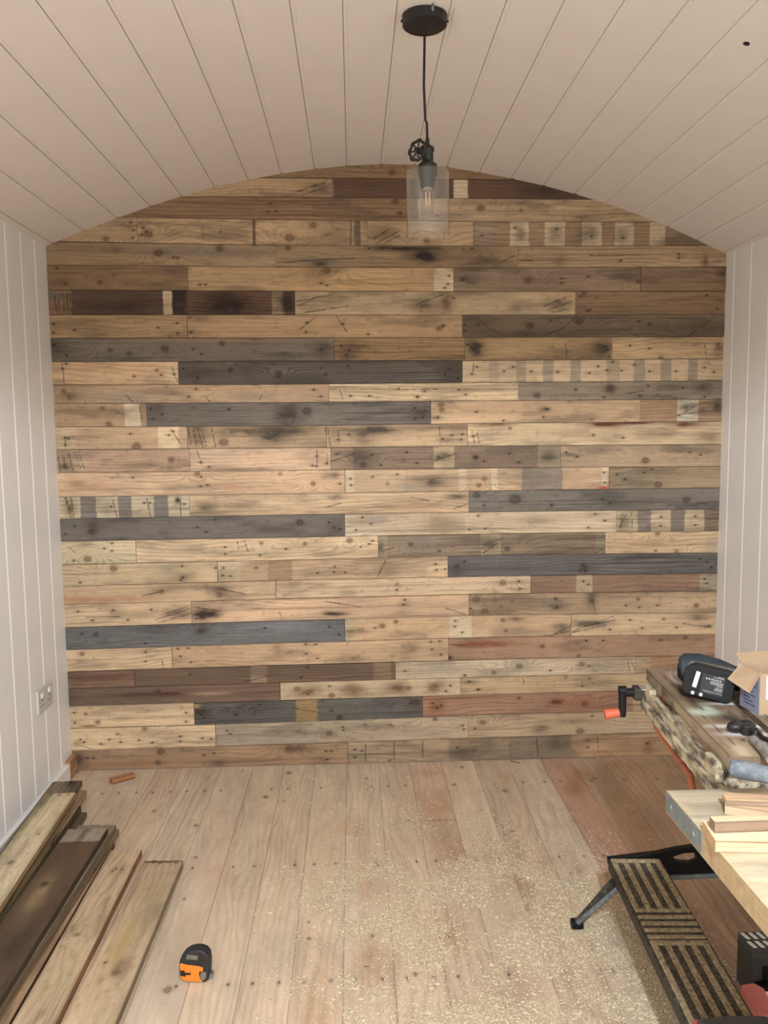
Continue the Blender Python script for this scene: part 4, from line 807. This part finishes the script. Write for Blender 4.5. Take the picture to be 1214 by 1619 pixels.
# cross beams carrying jaws
for x in (.03, LJ-.09):
    bx('cross_beam', M_SPLAT, x, -.012, .705, x+.045, .70, .763)
# end bracket, crank and orange grip
bx('crank_bracket', M_DUSTYBLK, .0, -.034, .722, .034, .004, .752, .004)
bx('bracket_plate', M_CHROME, .012, -.022, .7525, .050, .008, .7555, .0008)
cr = thing('crank_handle', None, None, (.016, yy(-.032), .738)) ; cr.parent = wb
MB().cyl((0, 0, 0), (0, yy(-.022), 0), .010).cyl((0, yy(-.018), .004), (0, yy(-.034), .004), .0115).build('crank_hub', M_BLKPL, cr, smooth=True)
MB().box(-.011, min(yy(-.034), yy(-.018)), -.058, .011, max(yy(-.034), yy(-.018)), .012).build('crank_arm', M_BLKPL, cr, bevel=.006, seg=3)
MB().cyl((0, yy(-.032), -.048), (0, yy(-.066), -.053), .0100, .0125, 24).build('grip', M_ORANGE, cr, bevel=.002, smooth=True)
MB().cyl((.048, yy(.006), .742), (.072, yy(.022), .742), .013).build('clamp_dog', M_ORANGE, wb, bevel=.002)
# orange-red brace tube with a hooked upper end and legs
b0 = atz(1037, 1149, .675); b1 = atz(1091, 1226, .655)
Mi = (Matrix.Translation(wb.location) @ Matrix.Rotation(ang, 4, 'Z')).inverted()
loc = lambda p: Mi @ Vector(p)
MB().tube([loc(b0)+Vector((.03, 0, .0)), loc(b0)+Vector((.0, 0, .012)), loc(b0), loc(b1), loc(b1)+Vector((.08, 0, -.10))], .0065, 12).build('brace_tube', M_RUST, wb, smooth=True)
for (x, w_, kx, kw_) in ((.12, .40, -.04, -.03), (LJ-.10, .40, .06, -.03), (.12, .66, -.04, .03), (LJ-.10, .66, .06, .03)):
    p0 = Vector((x, yy(w_+.01), .70)); p1 = Vector((x+kx, yy(w_+kw_*.4), .012))
    lg = MB(); d = (p1-p0)
    lg.cyl(p0, p1, .016, n=4); lg.build('leg', M_DUSTYBLK, wb)
    MB().cyl(p1+Vector((0, 0, .016)), p1-Vector((0, 0, .0115)), .021, n=16).build('rubber_foot', M_BLKPL, wb)
# near end cross rail, cream painted
bx('end_rail', M_SPLAT, LJ-.012, -.03, .66, LJ+.0, .68, .70)
bx('end_rail', M_SPLAT, .09, .37, .30, .12, .66, .33)

# ------------------------------------------------------------------ cordless tool lying on the bench
q0 = atz(1083, 1103, ZB); q1 = atz(1149, 1119, ZB)
dq = q1-q0; bw = .098; aq = math.atan2(dq[1], dq[0])
dr = thing('cordless_tool', 'dark cordless tool with a black battery pack lying on the workbench jaws', 'power tool', ((q0[0]+q1[0])/2, (q0[1]+q1[1])/2, ZB+.0012), aq*.62)
BH = .063; tilt = Matrix.Rotation(math.radians(-7), 4, 'X')
bt = MB(); hw = bw/2
poly = [(-hw+.006, 0), (hw-.008, 0), (hw, .008), (hw, BH-.012), (hw-.006, BH-.002), (hw-.02, BH), (-hw+.014, BH), (-hw+.003, BH-.006), (-hw, BH-.016), (-hw, .010)]
MF = Matrix.Translation((0, 0, .001)) @ tilt @ Matrix.Rotation(math.pi/2, 4, 'X')   # local xy -> xz, z -> -y
RB = Matrix.Translation((0, 0, .0065)) @ Matrix.Rotation(math.radians(7), 4, 'Y')
batt = MB().prism(poly, -.004, .0).prism([(x*.98, .001+y*.97) for x, y in poly], -.046, -.004)
bo = batt.build('battery_pack', M_BLKPL, dr, bevel=.0025); bo.matrix_local = RB @ MF
def onbatt(mb, name, m, **k):
    o_ = mb.build(name, m, dr, **k); o_.matrix_local = RB @ MF; return o_
onbatt(MB().prism([(-.030, .018), (-.022, .017), (-.018, .050), (-.026, .051)], 0, .0006), 'white_sticker', M_LABELW)
onbatt(MB().prism([(-.014, .010), (.030, .010), (.030, .050), (-.014, .050)], 0, .0003), 'rating_label', mat('label_black', (30, 30, 29), .6))
for i_, xx in enumerate((-.030, -.014)):
    onbatt(MB().box(xx, .002, .0, xx+.007, .009, .0030), 'catch_stud', M_CHROME, bevel=.001)
def txt(s_, size, x, y, name):
    cu = bpy.data.curves.new(name, 'FONT'); cu.body = s_; cu.size = size; cu.extrude = .00008; cu.align_x = 'LEFT'; cu.resolution_u = 3
    tmp = bpy.data.objects.new('t', cu); C.objects.link(tmp)
    bpy.context.view_layer.update(); me = bpy.data.meshes.new_from_object(tmp.evaluated_get(bpy.context.evaluated_depsgraph_get())); bpy.data.objects.remove(tmp)
    me.transform(Matrix.Translation((x, y, .0005)) @ Matrix.Rotation(math.pi, 4, 'Z')); me.materials.clear(); me.materials.append(M_TEXT); me.name = name
    o_ = bpy.data.objects.new(name, me); C.objects.link(o_); o_.parent = dr; o_.matrix_local = RB @ MF
txt('Power Tool Battery', .0046, .028, .0165, 'label_text')
ln = MB()
for yv, w_ in ((.020, .016), (.0225, .014), (.025, .015), (.029, .012), (.0315, .024), (.034, .026), (.0365, .024), (.0455, .020), (.048, .012)):
    ln.box(.028-w_, yv, .0003, .028, yv+.0009, .0005)
for k in range(6): ln.box(-.006+k*.0052, .0395, .0003, -.003+k*.0052, .0425, .0005)
onbatt(ln, 'label_print', M_TEXT)
# grip and body behind the battery
sh = MB(); sh.prism([(-.052, .052), (-.046, .062), (.040, .066), (.052, .058), (.05, .03), (-.052, .03)], -.062, -.040)
so = sh.build('battery_shoe', mat('grey_tool_shell', (84, 82, 76), .6), dr, bevel=.004); so.matrix_local = RB @ MF
body = MB(); body.tube([(-.062, .100, .034), (-.056, .100, .036), (-.030, .098, .038), (.010, .094, .036), (.045, .088, .030), (.070, .080, .024)], [.026, .034, .035, .031, .026, .016], 20)
body.build('tool_body', M_TEAL, dr, smooth=True)
MB().tube([(.0, .05, .036), (-.005, .075, .036), (-.012, .095, .036)], [.018, .016, .018], 16).build('grip', M_TEAL, dr, smooth=True)
MB().cyl((-.070, .100, .034), (-.058, .100, .034), .018, .028).build('chuck', M_BLKPL, dr, smooth=True)

# ------------------------------------------------------------------ carton
c0 = atz(1169.5, 1115, ZB); c1 = atz(1199.5, 1131, ZB)
dc = c1-c0; ac = math.atan2(dc[1], dc[0]); LC = float(np.linalg.norm(dc))
def hgt(px, py, P):   # height of a pixel above a bench point
    o3 = np.array([CX, CY, CZ]); dd = _f+_r*(px-PPX)/CF-_u*(py-PPY)/CF
    t = np.hypot(*(P-o3)[:2])/np.hypot(*dd[:2]); return float((o3+dd*t)[2])
hb0 = hgt(1169, 1081, c0)-ZB; hb1 = hgt(1195, 1064, c1)-ZB
cb = thing('cardboard_box', 'small open brown cardboard box with blue printed side standing on the bench', 'box', (c0[0], c0[1], ZB+.0006), ac)
HC = .088; DX = LC; DY = .11
# local x along the blue side (towards viewer), local y to the right/away
sy = 1 if math.cos(ac+math.pi/2) > 0 else -1
th = .0015
def cbx(name, m, x0, y0, z0, x1, y1, z1, parent=cb):
    a, b_ = sorted((y0*sy, y1*sy)); return MB().box(x0, a, z0, x1, b_, z1).build(name, m, parent)
cbx('box_bottom', M_CARD, 0, 0, 0, DX, DY, th)
cbx('side_panel', M_CARD, 0, .0005, th, DX, th+.0005, HC)
bp_ = cbx('printed_panel', M_BLUE, 0, -.0006, .0, DX, .0003, HC*.86)
pr = MB()
for i_ in range(9):
    a, b_ = sorted((-.0009*sy, -.0005*sy)); pr.box(.012, a, .012+i_*.0065, DX-.012-(i_ % 3)*.008, b_, .0140+i_*.0065)
pr.build('printing', M_PRINT, bp_)
cbx('back_panel', M_CARD, 0, .0, th, th, DY, HC)
cbx('front_panel', M_CARD, DX-th, .0022, th, DX, DY, HC*.93)
cbx('side_panel', M_CARD, 0, DY-th, th, DX, DY, HC)
cbx('paper_label', M_LABELW, DX-.0006, .014, .030, DX+.0006, .07, .076)
# folded flap leaning over the blue side
fl = MB(); 
for s0, s1 in (((-.006, 0, HC+.001), (-.034, -.040, HC-.016)),):
    bm = fl.bm
    A_ = [Vector((.0, .001*sy, HC+.001)), Vector((DX+.002, .001*sy, HC-.002)), Vector((DX-.010, -.016*sy, HC-.046)), Vector((-.006, -.026*sy, HC-.034))]
    n_ = (A_[1]-A_[0]).cross(A_[2]-A_[0]).normalized()*.0015
    va = [bm.verts.new(p) for p in A_]; vb = [bm.verts.new(p+n_) for p in A_]
    bm.faces.new(va); bm.faces.new(vb[::-1])
    for k in range(4): bm.faces.new((va[k], vb[k], vb[(k+1) % 4], va[(k+1) % 4]))
fl.build('flap', M_CARD, cb)
fb = MB(); bm = fb.bm
A_ = [Vector((0, .0, HC)), Vector((0, DY*sy, HC)), Vector((-.030, (DY-.005)*sy, HC+.010)), Vector((-.030, .006*sy, HC+.010))]
va = [bm.verts.new(p) for p in A_]; vb = [bm.verts.new(p+Vector((0, 0, .0015))) for p in A_]
bm.faces.new(va); bm.faces.new(vb[::-1])
for k in range(4): bm.faces.new((va[k], vb[k], vb[(k+1) % 4], va[(k+1) % 4]))
fb.build('flap', M_CARD, cb)

# ------------------------------------------------------------------ pincers
p0 = atz(1174, 1160, ZB); p1 = atz(1214, 1204, ZB); p2 = atz(1214, 1178, ZB)
pn = thing('pincers', 'black pincers with grey grips lying on the bench beside the box', 'pincers', (p0[0], p0[1], ZB+.0006))
v1 = Vector(p1-p0); v2 = Vector(p2-p0)
MB().sph((-.010, .006, .011), .015, (1.1, .9, .7)).build('jaw', M_BLACK, pn, smooth=True)
MB().sph((.012, .010, .011), .015, (1.1, .9, .7)).build('jaw', M_BLACK, pn, smooth=True)
MB().cyl((.004, -.006, .001), (.004, -.006, .018), .010).build('pivot', M_BLACK, pn, bevel=.001)
MB().tube([(.006, -.006, .010), (.012, -.022, .010), tuple(v1*.45+Vector((0, 0, .010)))], .005, 10).build('handle', M_BLACK, pn, smooth=True)
MB().tube([tuple(v1*.42+Vector((0, 0, .010))), tuple(v1*.8+Vector((.002, 0, .0095))), tuple(v1*1.12+Vector((0, 0, .0095)))], [.007, .0085, .009], 12).build('grip', M_GREYGRIP, pn, smooth=True)
MB().tube([(.004, -.004, .010), (.022, -.006, .009), tuple(v2*.8+Vector((0, 0, .008))), tuple(v2*1.5+Vector((0, 0, .008)))], .0045, 10).build('handle', M_BLACK, pn, smooth=True)

# ------------------------------------------------------------------ hammer (handle in the picture)
h0 = atz(1158, 1214, ZB+.016); h1 = atz(1214, 1226, ZB+.016)
hd = Vector(h1-h0).normalized()
hm = thing('hammer', 'hammer with a thick grey rubber grip lying across the near end of the bench', 'hammer', (h0[0], h0[1], ZB+.0166))
MB().tube([hd*-.004, hd*0, hd*.02, hd*.05, hd*.10, hd*.14], [.010, .0145, .0155, .0135, .0145, .0125], 20).build('rubber_grip', M_GREYRUB, hm, smooth=True)
MB().tube([hd*.135, hd*.27], .009, 14).build('shaft', M_STEEL, hm, smooth=True)
hp = hd.cross(Vector((0, 0, 1)))
MB().cyl(hd*.27-hp*.055, hd*.27+hp*.05, .0125).build('head', M_STEEL, hm, bevel=.002)

# ================================================================== SCAFFOLD BOARDS in the foreground
ZP = .74
e0 = atz(1053, 1249.5, ZP)
XE = float(e0[0]); YE = float(e0[1])
sbs = []
def scaffold(y0, Wd, seed, label, band, base):
    t = thing('scaffold_board', label, 'scaffold board', (XE, y0, ZP), 0, 'scaffold boards laid side by side')
    G = Grid()
    box_board(G, (0, 0, 0), (1, 0, 0), (0, -1, 0), W-XE-.02, Wd, .038, base, seed, res=.004, side=(172, 148, 112), endcol=(196, 168, 128), dirt=.2, dirtcol=(140, 124, 98), wav=.0008,
              stains=[(.10, .06, .08, .05, (150, 136, 110), .5), (.3, .15, .1, .06, (196, 180, 146), .5), (.004, .1, .008, .12, (190, 170, 130), .5)])
    G.build('timber', M_WOOD, t)
    if band:
        b = MB(); b.box(-.0016, -.150, -.034, .0, -.002, -.001); b.build('end_band', M_STEEL, t, bevel=.0005)
        for yv in (-.025, -.118): MB().cyl((-.0034, yv, -.018), (-.0014, yv, -.018), .005, n=14).build('band_nail', M_STEEL, t)
    return t
scaffold(YE, .205, 81, 'grey weathered scaffold board with a steel end band, the one next to the workbench', True, (190, 174, 144))
scaffold(YE-.2065, .225, 82, 'pale dusty scaffold board nearer the viewer with a bare cut end', False, (208, 190, 154))
scaffold(YE-.433, .225, 83, 'second dusty scaffold board at the right edge, nearest the bottom corner', False, (204, 186, 150))
# saw horse that carries the boards, right of the picture's edge
shh = thing('saw_horse', 'wooden saw horse under the scaffold boards at the right wall', 'saw horse', (2.28, YE-.38, 0))
MB().box(-.035, -.33, .62, .035, .33, .7015).build('top_rail', mat('plain_softwood', (186, 152, 110), .8, noise=.1, nscale=12), shh, bevel=.003)
for sx in (-1, 1):
    for sy_ in (-1, 1):
        l_ = MB(); l_.cyl((sx*.03, sy_*.27, .655), (sx*.16, sy_*.31, .022), .024, n=4); l_.build('leg', bpy.data.materials['plain_softwood'], shh)
# offcuts on the boards
def bit(name, label, corner, along, Wd, T, L, z, base, seed, **kw):
    a = atz(*corner, z); b = atz(*along, z); A = b-a; A[2] = 0; A /= np.linalg.norm(A); B = np.array([-A[1], A[0], 0.0])
    G = Grid(); box_board(G, np.zeros(3), A, B, L, Wd, T, base, seed, res=.003, **kw)
    o = G.build(name, M_WOOD); o.location = a; return tag(o, label, 'wood offcut', 'offcuts on the scaffold boards')
bit('wooden_batten', 'long pale batten on the scaffold boards, the lower one carrying a grey-brown batten', (1131, 1329), (1214, 1331), .062, .0175, .30, ZP+.0181, (224, 196, 152), 91, side=(216, 178, 134), dirt=.05, edge=.15, grain=.12)
bit('wooden_batten', 'narrow batten with a grey-brown weathered side resting on the long pale batten', (1130, 1299.5), (1214, 1297), .018, .0170, .40, ZP+.0357, (226, 206, 160), 92, side=(150, 124, 98), dirt=.12, edge=.2)
bit('wood_offcut', 'flat pale sawn offcut at the back of the scaffold board, just behind the battens', (1146, 1273), (1214, 1283), .050, .016, .11, ZP+.0165, (220, 180, 136), 93, side=(222, 188, 148), dirt=.05, grain=.3)
bit('wood_offcut', 'thin pale wedge lying on top of the flat sawn offcut', (1149, 1266), (1214, 1269), .030, .007, .10, ZP+.0240, (222, 182, 138), 94, side=(226, 190, 150), dirt=.05, grain=.3)

# ================================================================== LOW RIBBED PLATFORM
ZD = .20
d00 = atz(961, 1357, ZD); d01 = atz(1050, 1353, ZD); d10 = atz(1082, 1611, ZD)
dd_ = d10-d00; ad = math.atan2(dd_[1], dd_[0]); WDk = .142
st = thing('folding_step', 'low folding platform with ribbed dark tread covered in sawdust in front of the bench', 'folding step', (d00[0], d00[1], 0), ad)
sd = 1 if math.cos(ad+math.pi/2) > 0 else -1
LD = .86
def dbox(mb, x0, w0, z0, x1, w1, z1):
    a, b = sorted((w0*sd, w1*sd)); mb.box(x0, a, z0, x1, b, z1); return mb
base_ = MB(); dbox(base_, 0, 0, ZD-.034, LD, WDk, ZD-.004); base_.build('deck', M_DUSTYBLK, st, bevel=.005)
# raised sawdust-covered ribs leave dark grooves between them
rb = MB()
def ribs_long(x0, x1):
    for k in range(5):
        w = .006+k*.0287; dbox(rb, x0, w, ZD-.005, x1, w+.0135, ZD+.0005)
    dbox(rb, x0-.012, .006, ZD-.005, x0+.004, WDk-.006, ZD+.0005)
ribs_long(.014, .235)
for k in range(4): dbox(rb, .262+k*.026, .006, ZD-.005, .274+k*.026, WDk-.006, ZD+.0005)
ribs_long(.372, .62); dbox(rb, .615, .006, ZD-.005, .628, WDk-.006, ZD+.0005)
for k in range(4): dbox(rb, .645+k*.026, .006, ZD-.005, .657+k*.026, WDk-.006, ZD+.0005)
dbox(rb, .235, .006, ZD-.005, .247, WDk-.006, ZD+.0005)
rb.build('tread_ribs', M_TREAD, st, bevel=.002)
gr = MB(); dbox(gr, .008, .008, ZD-.0042, LD-.01, WDk-.008, ZD-.0032); gr.build('tread_grooves', M_GROOVE, st)
# splayed leg at the far left corner
mi = (Matrix.Translation(st.location) @ Matrix.Rotation(ad, 4, 'Z')).inverted()
ft = mi @ Vector(atz(912, 1466, .0)); tp = mi @ Vector(atz(968, 1383, .165))
tp = Vector((.06, .004*sd, .170)); ft = Vector((ft[0], ft[1], .0))
def strut(p, q, wa, wb_, name, m, parent, th=.02):
    d = (q-p); L_ = d.length; M_ = Matrix.Translation(p) @ d.to_track_quat('Z', 'Y').to_matrix().to_4x4()
    mb = MB(); v = []
    for z, w in ((0, wa), (L_, wb_)):
        for i, j in ((-1, -1), (1, -1), (1, 1), (-1, 1)): v.append(mb.bm.verts.new(M_ @ Vector((i*w/2, j*th/2, z))))
    for f in ((3, 2, 1, 0), (4, 5, 6, 7), (0, 1, 5, 4), (1, 2, 6, 5), (2, 3, 7, 6), (3, 0, 4, 7)): mb.bm.faces.new([v[k] for k in f])
    return mb.build(name, m, parent, bevel=.002)
fdir = (ft-tp).normalized()
strut(tp, ft-fdir*.012+Vector((0, 0, .010)), .044, .022, 'leg', M_DUSTYBLK, st)
strut(tp+Vector((.030, 0, -.004)), ft+Vector((.006, 0, .016)), .012, .012, 'leg_rib', M_GREYRUB, st, .012)
MB().box(ft.x-.014, ft.y-.016, .0006, ft.x+.014, ft.y+.016, .020).build('foot', M_BLKPL, st, bevel=.003)
f2 = Vector((LD-.05, ft.y, .0)); strut(Vector((LD-.10, .004*sd, .170)), f2+Vector((0, 0, .006)), .044, .022, 'leg', M_DUSTYBLK, st)
MB().box(f2.x-.014, f2.y-.016, .0006, f2.x+.014, f2.y+.016, .020).build('foot', M_BLKPL, st, bevel=.003)
# end panel with a hand slot, standing at the far end and reaching to the right
e_a = Vector(d00); rgt = Vector(atz(1135, 1340, ZD)); 
pa = thing('end_panel', None, None, tuple(mi @ Vector((d00[0], d00[1]+.004, 0)))); pa.parent = st
ydir = math.atan2(.02, 1.0)
pa.rotation_euler = (0, 0, -ad+ydir)
def pz(px, py):      # on the vertical plane of the panel
    p = at(px, py, 1, d00[1]+.004+.0); return float(p[0]-d00[0]), float(p[2])
outer = [pz(961, 1357), pz(1040, 1360), pz(1048, 1380), pz(1090, 1382), pz(1133, 1384), pz(1122, 1366), pz(1112, 1350), pz(1098, 1338), pz(1075, 1341), pz(1015, 1349)]
out_f = [pz(1040, 1348), pz(1047, 1380), pz(1078, 1382), pz(1110, 1383), pz(1134, 1384), pz(1120, 1362), pz(1098, 1338), pz(1070, 1342)]
in_f = [pz(1064, 1354), pz(1067, 1361), pz(1078, 1363), pz(1092, 1364), pz(1101, 1361), pz(1102, 1353), pz(1096, 1348), pz(1080, 1349)]
MX = Matrix.Rotation(math.pi/2, 4, 'X')
MB().frame(out_f, in_f, -.012, .006, MX).prism([pz(961, 1357), pz(962, 1368), pz(1046, 1376), pz(1040, 1348)], -.012, .006, MX).build('handle_plate', M_BLKPL, pa, bevel=.0015)
r0 = pz(1048, 1383); r1 = pz(1150, 1384)
MB().box(r0[0], -.012, r0[1]-.012, r1[0]+.19, .010, r0[1]).build('rail', M_STEEL, pa, bevel=.001)
hx2 = r1[0]
strut(Vector((hx2+.17, 0, r0[1]-.01)), Vector((hx2+.20, 0, .004)), .03, .022, 'leg', M_DUSTYBLK, pa)

# ================================================================== POWER TOOL at the bottom right corner
k0 = atz(1176, 1552, .03)
pt_ = thing('power_tool', 'red and black power tool with white-slotted motor housing cut off by the bottom right corner', 'power tool', (k0[0], k0[1], 0), 0)
# black motor block with white slots on top
b_ = MB(); hp_ = [(0, 0), (.14, 0), (.14, .10), (.004, .10), (-.006, .06)]
b_.prism([(-.004, -.045), (.13, -.045), (.13, .05), (.006, .05), (-.004, .03)], .012, .125); b_.build('motor_housing', mat('charcoal_plastic', (62, 61, 58), .6, noise=.15, nscale=80), pt_, bevel=.004)
for r_ in range(2):
    for c_ in range(6):
        s_ = MB(); x_ = .004+c_*.019; y_ = .018-r_*.034
        s_.prism([(x_+.003, y_+.024), (x_+.012, y_+.024), (x_+.018, y_), (x_+.009, y_)], .1245, .1270); s_.build('vent_slot', M_WHITE, pt_, bevel=.0006)
for k in range(4):
    MB().box(.02+k*.028, -.0465, .02, .034+k*.028, -.0445, .10).build('cooling_rib', M_BLKPL, pt_, bevel=.001)
k1 = atz(1200, 1560, .06); lk = Vector((k1[0]-k0[0], k1[1]-k0[1], 0))
MB().box(lk.x-.005, -.075, .030, lk.x+.09, -.050, .066).build('switch_block', M_BLKPL, pt_, bevel=.003)
MB().box(lk.x+.004, -.0765, .040, lk.x+.045, -.0745, .058).build('white_switch', M_WHITE, pt_, bevel=.001)
# red guard and low pink-edged base
g0 = [atz(a_, b2, .14) for a_, b2 in ((1171, 1556), (1192, 1553), (1208, 1562), (1222, 1590), (1225, 1606), (1196, 1606), (1180, 1590))]
MB().prism([(p_[0]-k0[0], p_[1]-k0[1]) for p_ in g0], .098, .140).build('red_guard', M_RED, pt_, bevel=.004)
g1 = [atz(a_, b2, .225) for a_, b2 in ((1098, 1604), (1150, 1599), (1196, 1600), (1225, 1606), (1225, 1700), (1100, 1700))]
g2 = [(p_[0]-k0[0], p_[1]-k0[1]) for p_ in g1]
MB().prism(g2, .2058, .214).build('base_plate', M_PINK, pt_, bevel=.002)
g3 = [atz(a_, b2, .228) for a_, b2 in ((1103, 1610), (1150, 1605), (1206, 1605), (1222, 1609), (1222, 1700), (1104, 1700))]
MB().prism([(p_[0]-k0[0], p_[1]-k0[1]) for p_ in g3], .213, .228).build('table_cover', mat('table_dark', (70, 68, 62), .6, noise=.2, nscale=60), pt_, bevel=.003)
